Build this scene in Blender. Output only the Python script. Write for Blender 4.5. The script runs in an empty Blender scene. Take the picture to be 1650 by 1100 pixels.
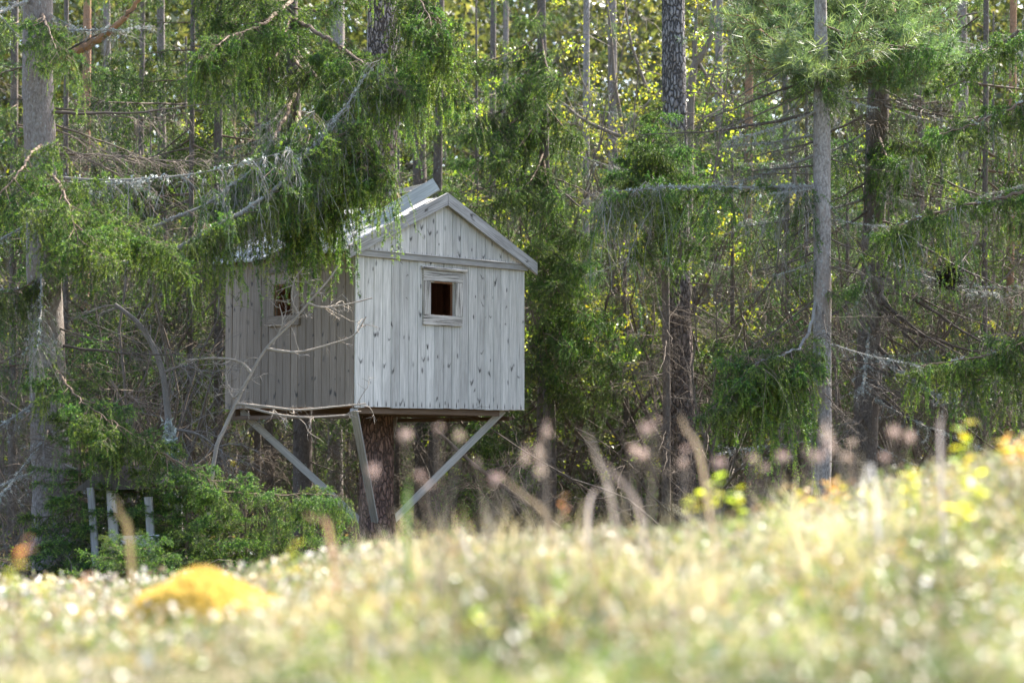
import bpy, math, random
import numpy as np
from mathutils import Vector, Matrix
R = math.radians
scene = bpy.context.scene
COL = scene.collection

# ------------------------------------------------------------------ camera
FPX = 3420.0                      # focal length in photo pixels (1650 wide)
PITCH = math.atan(180.0 / FPX)    # horizon sits 180 px under the picture centre
cam_d = bpy.data.cameras.new('camera')
cam = bpy.data.objects.new('camera', cam_d)
COL.objects.link(cam)
cam.location = (0, 0, 0)
cam.rotation_euler = (math.pi / 2 + PITCH, 0, 0)
cam_d.sensor_width = 36.0
cam_d.lens = 36.0 * FPX / 1650.0
cam_d.clip_start = 0.1
cam_d.clip_end = 2000.0
cam_d.dof.use_dof = True
cam_d.dof.focus_distance = 22.3
cam_d.dof.aperture_fstop = 1.85
scene.camera = cam

# ------------------------------------------------------------------ sky, sun, exposure
SUN_EL, SUN_AZ = 50.0, 42.0       # azimuth: degrees to the right of the view direction (+Y)
world = bpy.data.worlds.new('World')
scene.world = world
world.use_nodes = True
wn = world.node_tree
wn.nodes.clear()
sky = wn.nodes.new('ShaderNodeTexSky')
sky.sky_type = 'NISHITA'
sky.sun_disc = False
sky.sun_elevation = R(SUN_EL)
sky.sun_rotation = R(SUN_AZ)
sky.air_density = 1.0
sky.dust_density = 2.5
sky.ozone_density = 1.0
bg = wn.nodes.new('ShaderNodeBackground')
bg.inputs['Strength'].default_value = 0.13
wo = wn.nodes.new('ShaderNodeOutputWorld')
wn.links.new(sky.outputs[0], bg.inputs[0])
wn.links.new(bg.outputs[0], wo.inputs[0])
sun_d = bpy.data.lights.new('sun', 'SUN')
sun_d.energy = 4.7
sun_d.angle = R(0.53)
sun_d.color = (1.0, 0.93, 0.82)
sun = bpy.data.objects.new('sun', sun_d)
COL.objects.link(sun)
sdir = Vector((math.sin(R(SUN_AZ)) * math.cos(R(SUN_EL)), math.cos(R(SUN_AZ)) * math.cos(R(SUN_EL)), math.sin(R(SUN_EL))))
sun.rotation_euler = sdir.to_track_quat('Z', 'Y').to_euler()
sun.location = sdir * 60
vs = scene.view_settings
vs.view_transform = 'Standard'
vs.look = 'None'
vs.exposure = 2.36
vs.gamma = 1.0
vs.use_curve_mapping = False
cy = scene.cycles
cy.max_bounces = 7
cy.diffuse_bounces = 4
cy.glossy_bounces = 2
cy.transmission_bounces = 5
cy.transparent_max_bounces = 4
cy.caustics_reflective = False
cy.caustics_refractive = False
cy.sample_clamp_indirect = 6.0
cy.use_denoising = True

# ------------------------------------------------------------------ helpers
CP, SP = math.cos(PITCH), math.sin(PITCH)
def at(px, py, Y):
    """world point at depth Y that the photo shows at pixel (px, py)"""
    X = (px - 825.0) / FPX
    U = (550.0 - py) / FPX
    d = np.array((X, CP - U * SP, SP + U * CP))
    return d * (Y / d[1])

def tag(o, label=None, cat=None, group=None, kind=None):
    if label: o['label'] = label
    if cat: o['category'] = cat
    if group: o['group'] = group
    if kind: o['kind'] = kind
    return o

def link(name, data, parent=None, mat4=None, loc=None):
    o = bpy.data.objects.new(name, data)
    COL.objects.link(o)
    if parent is not None: o.parent = parent
    if mat4 is not None: o.matrix_basis = mat4
    if loc is not None: o.location = loc
    return o

def empty(name, loc, rz=0.0):
    o = bpy.data.objects.new(name, None)
    COL.objects.link(o)
    o.empty_display_size = 0.2
    o.location = Vector([float(c) for c in loc]); o.rotation_euler = (0, 0, rz)
    return o

class MB:
    """collects vertices and faces and makes one mesh"""
    def __init__(s):
        s.V = []; s.Q = []; s.T = []; s.qm = []; s.tm = []; s.C = []; s.n = 0
    def add(s, V, Q=None, T=None, m=0, col=None):
        V = np.asarray(V, float).reshape(-1, 3)
        if Q is not None and len(Q):
            Q = np.asarray(Q, np.int64).reshape(-1, 4); s.Q.append(Q + s.n); s.qm.append(np.full(len(Q), m))
        if T is not None and len(T):
            T = np.asarray(T, np.int64).reshape(-1, 3); s.T.append(T + s.n); s.tm.append(np.full(len(T), m))
        s.V.append(V)
        if col is None: col = (1, 1, 1)
        c = np.empty((len(V), 4)); c[:, 3] = 1; c[:, :3] = col
        s.C.append(c)
        s.n += len(V)
        return s
    def box(s, lo, hi, m=0, col=None, jit=None):
        x0, y0, z0 = lo; x1, y1, z1 = hi
        V = np.array([(x0,y0,z0),(x1,y0,z0),(x1,y1,z0),(x0,y1,z0),(x0,y0,z1),(x1,y0,z1),(x1,y1,z1),(x0,y1,z1)], float)
        Q = [(0,3,2,1),(4,5,6,7),(0,1,5,4),(1,2,6,5),(2,3,7,6),(3,0,4,7)]
        return s.add(V, Q=Q, m=m, col=col)
    def mesh(s, name, mats, smooth=False):
        me = bpy.data.meshes.new(name)
        V = np.concatenate(s.V) if s.V else np.zeros((0, 3))
        Q = np.concatenate(s.Q) if s.Q else np.zeros((0, 4), np.int64)
        T = np.concatenate(s.T) if s.T else np.zeros((0, 3), np.int64)
        mi = np.concatenate(s.qm + s.tm) if (s.qm or s.tm) else np.zeros(0)
        me.vertices.add(len(V)); me.vertices.foreach_set('co', V.astype(np.float32).ravel())
        nl = len(Q) * 4 + len(T) * 3
        me.loops.add(nl)
        me.loops.foreach_set('vertex_index', np.concatenate([Q.ravel(), T.ravel()]).astype(np.int32))
        me.polygons.add(len(Q) + len(T))
        st = np.concatenate([np.arange(len(Q)) * 4, len(Q) * 4 + np.arange(len(T)) * 3]).astype(np.int32)
        me.polygons.foreach_set('loop_start', st)
        me.polygons.foreach_set('material_index', mi.astype(np.int32))
        me.polygons.foreach_set('use_smooth', np.full(len(st), smooth))
        a = me.attributes.new('Col', 'FLOAT_COLOR', 'POINT')
        a.data.foreach_set('color', np.concatenate(s.C).astype(np.float32).ravel())
        for m in (mats if isinstance(mats, (list, tuple)) else [mats]): me.materials.append(m)
        me.update(calc_edges=True)
        return me

def nrm(a):
    return a / np.maximum(np.linalg.norm(a, axis=-1, keepdims=True), 1e-9)

def tubes(P, Rr, k=3):
    if k == 2: return ribbons(P, Rr)
    """P (B,n,3) paths, Rr (B,n) radii -> verts, quads"""
    B, n, _ = P.shape
    t = np.empty_like(P)
    t[:, 1:-1] = P[:, 2:] - P[:, :-2]
    t[:, 0] = P[:, 1] - P[:, 0]; t[:, -1] = P[:, -1] - P[:, -2]
    t = nrm(t)
    ref = np.zeros_like(t); ref[..., 1] = 1.0
    par = np.abs(t[..., 1]) > 0.9
    ref[par] = (1, 0, 0)
    a = nrm(np.cross(t, ref)); b = np.cross(t, a)
    th = np.arange(k) * 2 * math.pi / k
    V = P[:, :, None, :] + Rr[:, :, None, None] * (np.cos(th)[None, None, :, None] * a[:, :, None, :] + np.sin(th)[None, None, :, None] * b[:, :, None, :])
    bi = np.arange(B)[:, None, None] * (n * k)
    si = np.arange(n - 1)[None, :, None] * k
    ki = np.arange(k)[None, None, :]; kj = (ki + 1) % k
    Q = np.stack([bi + si + ki, bi + si + kj, bi + si + k + kj, bi + si + k + ki], -1).reshape(-1, 4)
    return V.reshape(-1, 3), Q

def ribbons(P, Rr):
    B, n, _ = P.shape
    t = nrm(P[:, -1] - P[:, 0]); h = np.stack([np.sin(np.arange(B) * 2.4), np.cos(np.arange(B) * 2.4), 0.3 + 0 * np.arange(B)], -1)
    a = nrm(np.cross(t, h))[:, None]
    V = np.stack([P - a * Rr[..., None] * 1.3, P + a * Rr[..., None] * 1.3], 2)
    bi = np.arange(B)[:, None] * (n * 2); si = np.arange(n - 1)[None] * 2
    Q = np.stack([bi + si, bi + si + 1, bi + si + 3, bi + si + 2], -1).reshape(-1, 4)
    return V.reshape(-1, 3), Q

def walk(P, D, n, step, grav, wig, rng):
    """grow B paths of n steps; step (B,), grav scalar/array, returns (B,n+1,3)"""
    B = len(P); out = np.empty((B, n + 1, 3)); out[:, 0] = P
    D = nrm(D.copy()); g = np.zeros((B, 3)); g[:, 2] = -np.asarray(grav)
    for i in range(n):
        D = nrm(D + g + rng.normal(0, wig, (B, 3)))
        out[:, i + 1] = out[:, i] + D * step[:, None]
    return out

def along(P, t):
    """sample paths P (B,n,3) at t (B,m) in 0..1 -> pos, dir (B,m,3)"""
    B, n, _ = P.shape
    f = np.clip(t, 0, 0.9999) * (n - 1); i = f.astype(int); w = (f - i)[..., None]
    bi = np.arange(B)[:, None]
    a = P[bi, i]; b = P[bi, i + 1]
    return a * (1 - w) + b * w, nrm(b - a)

def bez(pts, n):
    """Catmull-Rom through pts, n samples"""
    p = np.asarray(pts, float); p = np.vstack([2 * p[0] - p[1], p, 2 * p[-1] - p[-2]])
    m = len(p) - 3
    t = np.linspace(0, m - 1e-6, n); i = t.astype(int); u = (t - i)[:, None]
    a, b, c, d = p[i], p[i + 1], p[i + 2], p[i + 3]
    return 0.5 * (2 * b + (c - a) * u + (2 * a - 5 * b + 4 * c - d) * u * u + (3 * b - a - 3 * c + d) * u ** 3)

def smooth(a, b, x):
    t = np.clip((x - a) / (b - a), 0, 1); return t * t * (3 - 2 * t)

def vnoise(x, y, s=1.0, seed=0):
    """cheap smooth 2D value noise in -1..1"""
    x = np.asarray(x) / s; y = np.asarray(y) / s
    xi = np.floor(x); yi = np.floor(y); u = x - xi; v = y - yi
    u = u * u * (3 - 2 * u); v = v * v * (3 - 2 * v)
    h = lambda a, b: np.modf(np.abs(np.sin(a * 127.1 + b * 311.7 + seed * 74.7) * 43758.5453))[0]
    return 2 * (h(xi, yi) * (1 - u) * (1 - v) + h(xi + 1, yi) * u * (1 - v) + h(xi, yi + 1) * (1 - u) * v + h(xi + 1, yi + 1) * u * v) - 1

# ------------------------------------------------------------------ materials
class N:
    def __init__(s, name):
        s.m = bpy.data.materials.new(name); s.m.use_nodes = True
        s.t = s.m.node_tree; s.t.nodes.clear()
        s.out = s.t.nodes.new('ShaderNodeOutputMaterial')
    def n(s, typ, inp=None, **kw):
        nd = s.t.nodes.new(typ)
        for k, v in kw.items(): setattr(nd, k, v)
        for k, v in (inp or {}).items(): s.set(nd.inputs[k], v)
        return nd
    def set(s, sock, v):
        if isinstance(v, bpy.types.NodeSocket): s.t.links.new(v, sock)
        elif isinstance(v, (tuple, list)) and len(v) == 3 and sock.type == 'RGBA': sock.default_value = (*v, 1)
        else: sock.default_value = v
    def math(s, op, a, b=0.0, c=0.0, clamp=False):
        nd = s.n('ShaderNodeMath', operation=op, use_clamp=clamp)
        s.set(nd.inputs[0], a); s.set(nd.inputs[1], b); s.set(nd.inputs[2], c); return nd.outputs[0]
    def mix(s, f, a, b, bt='MIX'):
        nd = s.n('ShaderNodeMix', data_type='RGBA', blend_type=bt)
        s.set(nd.inputs[0], f); s.set(nd.inputs[6], a); s.set(nd.inputs[7], b); return nd.outputs[2]
    def ramp(s, f, lo, hi, a=0.0, b=1.0):
        nd = s.n('ShaderNodeMapRange', {0: f, 1: lo, 2: hi, 3: a, 4: b}, interpolation_type='SMOOTHSTEP'); return nd.outputs[0]
    def noise(s, vec, scale, detail=4, rough=0.6):
        nd = s.n('ShaderNodeTexNoise', {'Vector': vec, 'Scale': scale, 'Detail': detail, 'Roughness': rough}); return nd.outputs[0]
    def vmul(s, v, sc):
        nd = s.n('ShaderNodeVectorMath', operation='MULTIPLY'); s.set(nd.inputs[0], v); nd.inputs[1].default_value = sc; return nd.outputs[0]
    def vadd(s, a, b):
        nd = s.n('ShaderNodeVectorMath', operation='ADD'); s.set(nd.inputs[0], a); s.set(nd.inputs[1], b); return nd.outputs[0]
    def bump(s, h, st, dist):
        return s.n('ShaderNodeBump', {'Height': h, 'Strength': st, 'Distance': dist}).outputs[0]
    def principled(s, col, rough=0.8, spec=0.3, normal=None):
        nd = s.n('ShaderNodeBsdfPrincipled', {'Base Color': col, 'Roughness': rough, 'Specular IOR Level': spec})
        if normal is not None: s.set(nd.inputs['Normal'], normal)
        return nd.outputs[0]
    def done(s, sh):
        s.t.links.new(sh, s.out.inputs[0]); return s.m

def weathered_wood(name, lo, hi, knots=True, nails=False, dark=(0.055, 0.05, 0.047), g0=0.3, g1=0.72):
    k = N(name)
    tc = k.n('ShaderNodeTexCoord').outputs['Object']
    rnd = k.n('ShaderNodeObjectInfo').outputs['Random']
    off = k.n('ShaderNodeCombineXYZ', {0: k.math('MULTIPLY', rnd, 31.7), 1: k.math('MULTIPLY', rnd, 57.3), 2: k.math('MULTIPLY', rnd, 91.1)}).outputs[0]
    v = k.vadd(tc, off)
    grain = k.noise(k.vmul(v, (95, 95, 2.6)), 1.0, 5, 0.65)
    fine = k.noise(k.vmul(v, (260, 260, 9)), 1.0, 3, 0.6)
    blot = k.noise(k.vmul(v, (5, 5, 1.4)), 1.0, 4, 0.6)
    c = k.mix(k.ramp(grain, g0, g1), lo, hi)
    c = k.mix(k.math('MULTIPLY', k.ramp(fine, 0.52, 0.75), 0.35), c, dark)
    c = k.mix(k.math('MULTIPLY', k.ramp(blot, 0.45, 0.8), 0.45), c, tuple(0.62 * x for x in lo))
    bright = k.math('MULTIPLY_ADD', rnd, 0.34, 0.82)
    hsv = k.n('ShaderNodeHueSaturation', {'Value': bright, 'Color': c})
    c = hsv.outputs[0]
    sep = k.n('ShaderNodeSeparateXYZ', {0: v})
    if knots:
        warp = k.noise(k.vmul(v, (40, 40, 30)), 1.0, 2, 0.5)
        w = k.math('MULTIPLY_ADD', warp, 0.03, -0.015)
        x = k.math('MULTIPLY', sep.outputs[0], 5.2); z = k.math('MULTIPLY', sep.outputs[2], 3.0)
        p2 = k.n('ShaderNodeCombineXYZ', {0: x, 1: z}).outputs[0]
        vo = k.n('ShaderNodeTexVoronoi', {'Vector': p2, 'Scale': 1.0}, voronoi_dimensions='2D')
        ps = k.n('ShaderNodeSeparateXYZ', {0: vo.outputs['Position']})
        cs = k.n('ShaderNodeSeparateColor', {0: vo.outputs['Color']})
        dx = k.math('MULTIPLY', k.math('SUBTRACT', x, ps.outputs[0]), 1 / 5.2)
        dz = k.math('ADD', k.math('MULTIPLY', k.math('SUBTRACT', z, ps.outputs[1]), 1 / 3.0), w)
        adx = k.math('ABSOLUTE', k.math('ADD', dx, w))
        sg = k.math('MULTIPLY_ADD', k.math('SIGN', k.math('SUBTRACT', cs.outputs[0], 0.45)), k.math('MULTIPLY_ADD', cs.outputs[2], 0.8, 0.3), 0.0)
        dz = k.math('ADD', dz, k.math('MULTIPLY', dx, k.math('MULTIPLY_ADD', cs.outputs[1], 3.0, -1.9)))
        vv = k.math('ABSOLUTE', k.math('SUBTRACT', dz, k.math('MULTIPLY', k.math('MULTIPLY', adx, 1.55), sg)))
        m1 = k.ramp(vv, 0.004, k.math('MULTIPLY_ADD', cs.outputs[2], 0.034, 0.010), 1, 0)
        m2 = k.ramp(adx, 0.008, k.math('MULTIPLY_ADD', cs.outputs[0], 0.034, 0.014), 1, 0)
        m3 = k.math('MULTIPLY', k.ramp(cs.outputs[1], 0.22, 0.30), k.math('MULTIPLY_ADD', cs.outputs[2], 0.5, 0.65))
        asym = k.ramp(k.math('MULTIPLY', dx, k.math('SIGN', k.math('SUBTRACT', cs.outputs[2], 0.5))), -0.012, 0.004, 0.65, 1)
        m = k.math('MULTIPLY', k.math('MULTIPLY', m1, m2), k.math('MULTIPLY', m3, asym))
        m = k.math('MULTIPLY', m, k.ramp(grain, 0.25, 0.5, 0.7, 1.0))
        vo2 = k.n('ShaderNodeTexVoronoi', {'Vector': k.vadd(k.vmul(p2, (1.15, 0.9, 1)), (7.3, 3.1, 0)), 'Scale': 1.0}, voronoi_dimensions='2D')
        c2 = k.n('ShaderNodeSeparateColor', {0: vo2.outputs['Color']})
        rk = k.math('MULTIPLY', k.ramp(k.math('ADD', vo2.outputs['Distance'], k.math('MULTIPLY', w, 3.0)), 0.03, k.math('MULTIPLY_ADD', c2.outputs[1], 0.08, 0.055), 1, 0), k.ramp(c2.outputs[0], 0.5, 0.6))
        m = k.math('MAXIMUM', m, k.math('MULTIPLY', rk, k.math('MULTIPLY_ADD', c2.outputs[2], 0.5, 0.4)))
        stk = k.noise(k.vmul(v, (38, 38, 1.1)), 1.0, 4, 0.6)
        st = k.math('MULTIPLY', k.ramp(stk, 0.56, 0.72), k.ramp(k.noise(k.vmul(v, (3, 3, 1.6)), 1.0, 2, 0.5), 0.45, 0.7))
        m = k.math('MAXIMUM', m, k.math('MULTIPLY', st, 0.6))
        c = k.mix(k.math('MULTIPLY', m, 0.95), c, dark)
    if nails:
        so = k.n('ShaderNodeSeparateXYZ', {0: tc})
        nx = k.ramp(k.math('ABSOLUTE', k.math('ADD', so.outputs[0], k.math('MULTIPLY_ADD', rnd, 0.02, -0.01))), 0.004, 0.011, 1, 0)
        nz = k.math('MULTIPLY', k.ramp(so.outputs[2], 0.0, 0.02), k.ramp(so.outputs[2], 0.03, 0.085, 1, 0))
        c = k.mix(k.math('MULTIPLY', k.math('MULTIPLY', nx, nz), 0.85), c, (0.03, 0.028, 0.03))
    h = k.math('ADD', k.math('MULTIPLY', grain, 0.7), k.math('MULTIPLY', fine, 0.4))
    return k.done(k.principled(c, 0.78, 0.25, k.bump(h, 0.5, 0.004)))

def bark(name, c0, c1, c2, pine=False, lichen=0.0, foot=None):
    k = N(name)
    tc = k.n('ShaderNodeTexCoord').outputs['Object']
    rnd = k.n('ShaderNodeObjectInfo').outputs['Random']
    off = k.n('ShaderNodeCombineXYZ', {0: k.math('MULTIPLY', rnd, 13.7), 1: k.math('MULTIPLY', rnd, 27.3), 2: k.math('MULTIPLY', rnd, 41.1)}).outputs[0]
    v = k.vadd(tc, off)
    big = k.noise(k.vmul(v, (6, 6, 2)), 1.0, 4, 0.6)
    fin = k.noise(k.vmul(v, (55, 55, 26)), 1.0, 5, 0.7)
    if pine:
        wv = k.vadd(k.vmul(v, (22, 22, 8)), k.vmul(k.n('ShaderNodeTexNoise', {'Vector': k.vmul(v, (20, 20, 10)), 'Scale': 1.0}).outputs[1], (1.3, 1.3, 1.3)))
        vo = k.n('ShaderNodeTexVoronoi', {'Vector': wv, 'Scale': 1.0}, feature='DISTANCE_TO_EDGE').outputs[0]
        crack = k.ramp(vo, 0.02, 0.16, 1, 0)
        c = k.mix(k.ramp(fin, 0.3, 0.7), c0, c1)
        c = k.mix(k.math('MULTIPLY', k.ramp(big, 0.4, 0.65), 0.6), c, c2)
        c = k.mix(k.math('MULTIPLY', crack, 0.8), c, tuple(0.28 * x for x in c0))
        h = k.math('ADD', k.ramp(vo, 0.0, 0.25), k.math('MULTIPLY', fin, 0.35))
        bp = k.bump(h, 1.0, 0.03)
    else:
        vo = k.n('ShaderNodeTexVoronoi', {'Vector': k.vmul(v, (48, 48, 30)), 'Scale': 1.0}).outputs[0]
        c = k.mix(k.ramp(fin, 0.32, 0.68), c0, c1)
        c = k.mix(k.math('MULTIPLY', k.ramp(big, 0.45, 0.7), 0.7), c, c2)
        c = k.mix(k.math('MULTIPLY', k.ramp(vo, 0.5, 0.9), 0.22), c, tuple(0.4 * x for x in c0))
        spot = k.noise(k.vmul(v, (14, 14, 9)), 1.0, 3, 0.5)
        c = k.mix(k.math('MULTIPLY', k.ramp(spot, 0.62, 0.72), 0.55), c, tuple(0.35 * x for x in c0))
        h = k.math('SUBTRACT', fin, k.math('MULTIPLY', vo, 0.2))
        bp = k.bump(h, 0.8, 0.012)
    if foot:   # darker brown on the lower stem, its shade put into the bark colour
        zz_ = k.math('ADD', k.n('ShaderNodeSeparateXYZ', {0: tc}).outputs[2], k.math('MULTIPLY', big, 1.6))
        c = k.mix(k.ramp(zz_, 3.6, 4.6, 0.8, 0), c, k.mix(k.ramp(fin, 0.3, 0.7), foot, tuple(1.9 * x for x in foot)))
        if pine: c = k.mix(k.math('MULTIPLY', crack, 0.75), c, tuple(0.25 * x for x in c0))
    if lichen:
        l1 = k.noise(k.vmul(v, (30, 30, 22)), 1.0, 4, 0.7)
        l = k.math('MULTIPLY', k.ramp(l1, 0.62 - 0.1 * lichen, 0.72), k.ramp(big, 0.4, 0.6))
        c = k.mix(k.math('MULTIPLY', l, 0.75), c, (0.33, 0.37, 0.36))
    return k.done(k.principled(c, 0.9, 0.2, bp))

def foliage(name, trans=0.4, rough=0.45, spec=0.35, var=0.25, tgain=(1.2, 1.35, 0.7)):
    """leaf material: colour comes from each leaf's own colour attribute"""
    k = N(name)
    a = k.n('ShaderNodeAttribute', attribute_name='Col').outputs['Color']
    rnd = k.n('ShaderNodeObjectInfo').outputs['Random']
    hs = k.n('ShaderNodeHueSaturation', {'Hue': k.math('MULTIPLY_ADD', rnd, 0.05, 0.475), 'Value': k.math('MULTIPLY_ADD', rnd, var, 1 - var / 2), 'Color': a}).outputs[0]
    p = k.principled(hs, rough, spec)
    tr = k.n('ShaderNodeBsdfTranslucent', {'Color': k.mix(1.0, hs, tgain, 'MULTIPLY')}).outputs[0]
    ms = k.n('ShaderNodeMixShader', {0: trans, 1: p, 2: tr})
    return k.done(ms.outputs[0])

def plain(name, c0, c1, scale=8.0, rough=0.85, bumpd=0.01):
    k = N(name)
    tc = k.n('ShaderNodeTexCoord').outputs['Object']
    nz = k.noise(tc, scale, 6, 0.65)
    nz2 = k.noise(tc, scale * 9, 4, 0.6)
    c = k.mix(k.ramp(nz, 0.3, 0.7), c0, c1)
    c = k.mix(k.math('MULTIPLY', nz2, 0.4), c, tuple(0.5 * x for x in c0))
    return k.done(k.principled(c, rough, 0.2, k.bump(nz2, 0.7, bumpd)))

def vcol(name, rough=0.8, spec=0.2):
    k = N(name)
    a = k.n('ShaderNodeAttribute', attribute_name='Col').outputs['Color']
    tc = k.n('ShaderNodeTexCoord').outputs['Object']
    nz = k.noise(tc, 60.0, 3, 0.6)
    return k.done(k.principled(k.mix(k.math('MULTIPLY', nz, 0.7), a, k.mix(1.0, a, (0.45, 0.42, 0.4), 'MULTIPLY')), rough, spec))

M = {}
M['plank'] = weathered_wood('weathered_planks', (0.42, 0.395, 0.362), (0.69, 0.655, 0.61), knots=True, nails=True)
M['plank_side_shaded'] = weathered_wood('weathered_shaded_side_planks', (0.18, 0.142, 0.11), (0.285, 0.23, 0.185), knots=True, nails=False)  # browner than the front planks, with the side wall's shade put into the tone
M['board'] = weathered_wood('weathered_boards', (0.21, 0.20, 0.195), (0.52, 0.505, 0.49), knots=True)
M['frame_wood'] = weathered_wood('window_frame_wood', (0.06, 0.05, 0.043), (0.54, 0.50, 0.455), knots=False, g0=0.36, g1=0.56)
M['roofing'] = weathered_wood('roof_boards', (0.40, 0.41, 0.43), (0.62, 0.63, 0.66), knots=False)
M['inner'] = weathered_wood('inner_brown_wood', (0.24, 0.11, 0.06), (0.40, 0.21, 0.125), knots=False)
M['beam'] = weathered_wood('brown_beam_wood', (0.10, 0.062, 0.04), (0.17, 0.115, 0.08), knots=False)
M['brace'] = weathered_wood('grey_brace_wood', (0.33, 0.31, 0.29), (0.52, 0.49, 0.47), knots=False)
M['spruce_bark'] = bark('spruce_bark', (0.125, 0.102, 0.09), (0.24, 0.21, 0.195), (0.16, 0.115, 0.09), lichen=0.9)
M['pale_bark'] = bark('pale_spruce_bark', (0.15, 0.13, 0.118), (0.35, 0.32, 0.305), (0.22, 0.17, 0.14), lichen=0.8)
M['dark_bark'] = bark('dark_spruce_bark', (0.09, 0.072, 0.062), (0.16, 0.135, 0.12), (0.11, 0.085, 0.07), lichen=0.4)
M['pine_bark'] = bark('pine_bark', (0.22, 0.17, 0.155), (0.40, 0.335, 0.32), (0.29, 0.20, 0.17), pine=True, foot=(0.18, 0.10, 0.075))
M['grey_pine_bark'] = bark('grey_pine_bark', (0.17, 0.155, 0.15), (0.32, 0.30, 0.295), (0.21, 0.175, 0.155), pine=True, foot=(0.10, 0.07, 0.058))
M['red_bark'] = bark('reddish_pine_bark', (0.22, 0.12, 0.07), (0.34, 0.20, 0.12), (0.18, 0.12, 0.09), lichen=0.2)
M['branch_bark'] = vcol('branch_bark')
M['needles'] = foliage('spruce_needles', 0.35, 0.5, 0.3)
M['leaf'] = foliage('broad_leaves', 0.5, 0.35, 0.5, tgain=(1.45, 1.3, 0.6))
M['dry'] = foliage('dry_blades', 0.35, 0.6, 0.2, var=0.0, tgain=(1.0, 0.95, 0.9))
M['grass'] = foliage('meadow_blades', 0.42, 0.42, 0.45, var=0.0, tgain=(1.15, 1.13, 0.85))
M['cover'] = foliage('glossy_ground_leaves', 0.28, 0.42, 0.5, var=0.0, tgain=(1.15, 1.15, 0.85))
M['petal'] = foliage('dry_petals', 0.4, 0.7, 0.2, tgain=(1.1, 1.0, 0.95))
M['moss'] = plain('yellow_moss', (0.36, 0.25, 0.04), (0.70, 0.46, 0.09), 16.0, 0.95, 0.01)
M['shed'] = weathered_wood('pale_shelter_posts', (0.17, 0.165, 0.16), (0.31, 0.30, 0.29), knots=False)
M['shed_dark'] = weathered_wood('dark_shelter_boards', (0.05, 0.042, 0.036), (0.10, 0.085, 0.07), knots=False)
# ground: brown needle litter in the wood, straw and green in the meadow
k = N('forest_and_meadow_ground')
tc = k.n('ShaderNodeTexCoord').outputs['Object']
n1 = k.noise(tc, 0.9, 6, 0.65); n2 = k.noise(tc, 7.0, 5, 0.65); n3 = k.noise(tc, 60.0, 4, 0.6)
lit = k.mix(k.ramp(n2, 0.3, 0.7), (0.06, 0.042, 0.028), (0.12, 0.09, 0.058))
lit = k.mix(k.ramp(n1, 0.5, 0.62), lit, (0.09, 0.13, 0.03))
mea = k.mix(k.ramp(n2, 0.35, 0.65), (0.20, 0.165, 0.10), (0.11, 0.14, 0.045))
sepg = k.n('ShaderNodeSeparateXYZ', {0: tc})
f = k.math('MAXIMUM', k.ramp(sepg.outputs[1], 12.5, 15.5, 1, 0), k.ramp(sepg.outputs[1], 44.0, 50.0))
c = k.mix(f, lit, mea)
c = k.mix(k.math('MULTIPLY', n3, 0.5), c, (0.05, 0.04, 0.025))
M['ground'] = k.done(k.principled(c, 0.95, 0.1, k.bump(k.math('ADD', n2, n3), 0.8, 0.04)))

# ------------------------------------------------------------------ ground
CXS = np.array([-6.0, -1.64, -1.04, -0.45, 0.15, 0.75, 1.24, 1.64, 3.5, 9.0])
CZS = np.array([-0.54, -0.53, -0.485, -0.385, -0.345, -0.325, -0.245, -0.12, 0.06, 0.10])
def ground_z(x, y):
    x = np.asarray(x, float); y = np.asarray(y, float)
    crest = np.interp(x, CXS, CZS)
    near = -0.46 + 0.0 * x
    m = near + (crest - near) * smooth(2.4, 6.6, y)
    m = m + 0.035 * vnoise(x, y, 0.9, 1) + 0.02 * vnoise(x, y, 0.35, 2)
    floor = -1.12 + 0.07 * vnoise(x, y, 3.0, 3) + 0.03 * vnoise(x, y, 0.8, 4) + np.clip(y - 42, 0, 200) * 0.012
    f = smooth(7.4, 16.0, y)
    return m * (1 - f) + floor * f
gx = np.unique(np.concatenate([np.linspace(-600, -40, 15), np.linspace(-40, -8, 17), np.linspace(-8, 8, 97), np.linspace(8, 40, 17), np.linspace(40, 600, 15)]))
gy = np.unique(np.concatenate([np.linspace(-300, -10, 8), np.linspace(-10, 2, 13), np.linspace(2, 20, 109), np.linspace(20, 80, 80), np.linspace(80, 900, 20)]))
GX, GY = np.meshgrid(gx, gy)
mb = MB()
nx, ny = len(gx), len(gy)
ii, jj = np.meshgrid(np.arange(nx - 1), np.arange(ny - 1))
q = (jj * nx + ii).ravel()
mb.add(np.stack([GX.ravel(), GY.ravel(), ground_z(GX, GY).ravel()], -1), Q=np.stack([q, q + 1, q + 1 + nx, q + nx], -1))
tag(link('ground', mb.mesh('ground', M['ground'], True)), 'forest floor and sloping meadow', 'ground', kind='structure')

# ------------------------------------------------------------------ treehouse
TH_ANG = math.atan2(0.725, 0.689)
CORNER = at(570, 652, 22.0)
W, DP, H = 2.565, 2.09, 1.575
cu, su = math.cos(TH_ANG), math.sin(TH_ANG)
def th_local(p):
    d = np.asarray(p) - CORNER
    return np.array((d[0] * cu + d[1] * su, -d[0] * su + d[1] * cu, d[2]))
def th_world(u, v, z):
    return CORNER + np.array((u * cu - v * su, u * su + v * cu, z))
th = empty('treehouse', CORNER, TH_ANG)
tag(th, 'weathered grey plank treehouse with gable roof and square window on a pine trunk', 'treehouse')
rng = np.random.default_rng(5)

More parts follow.
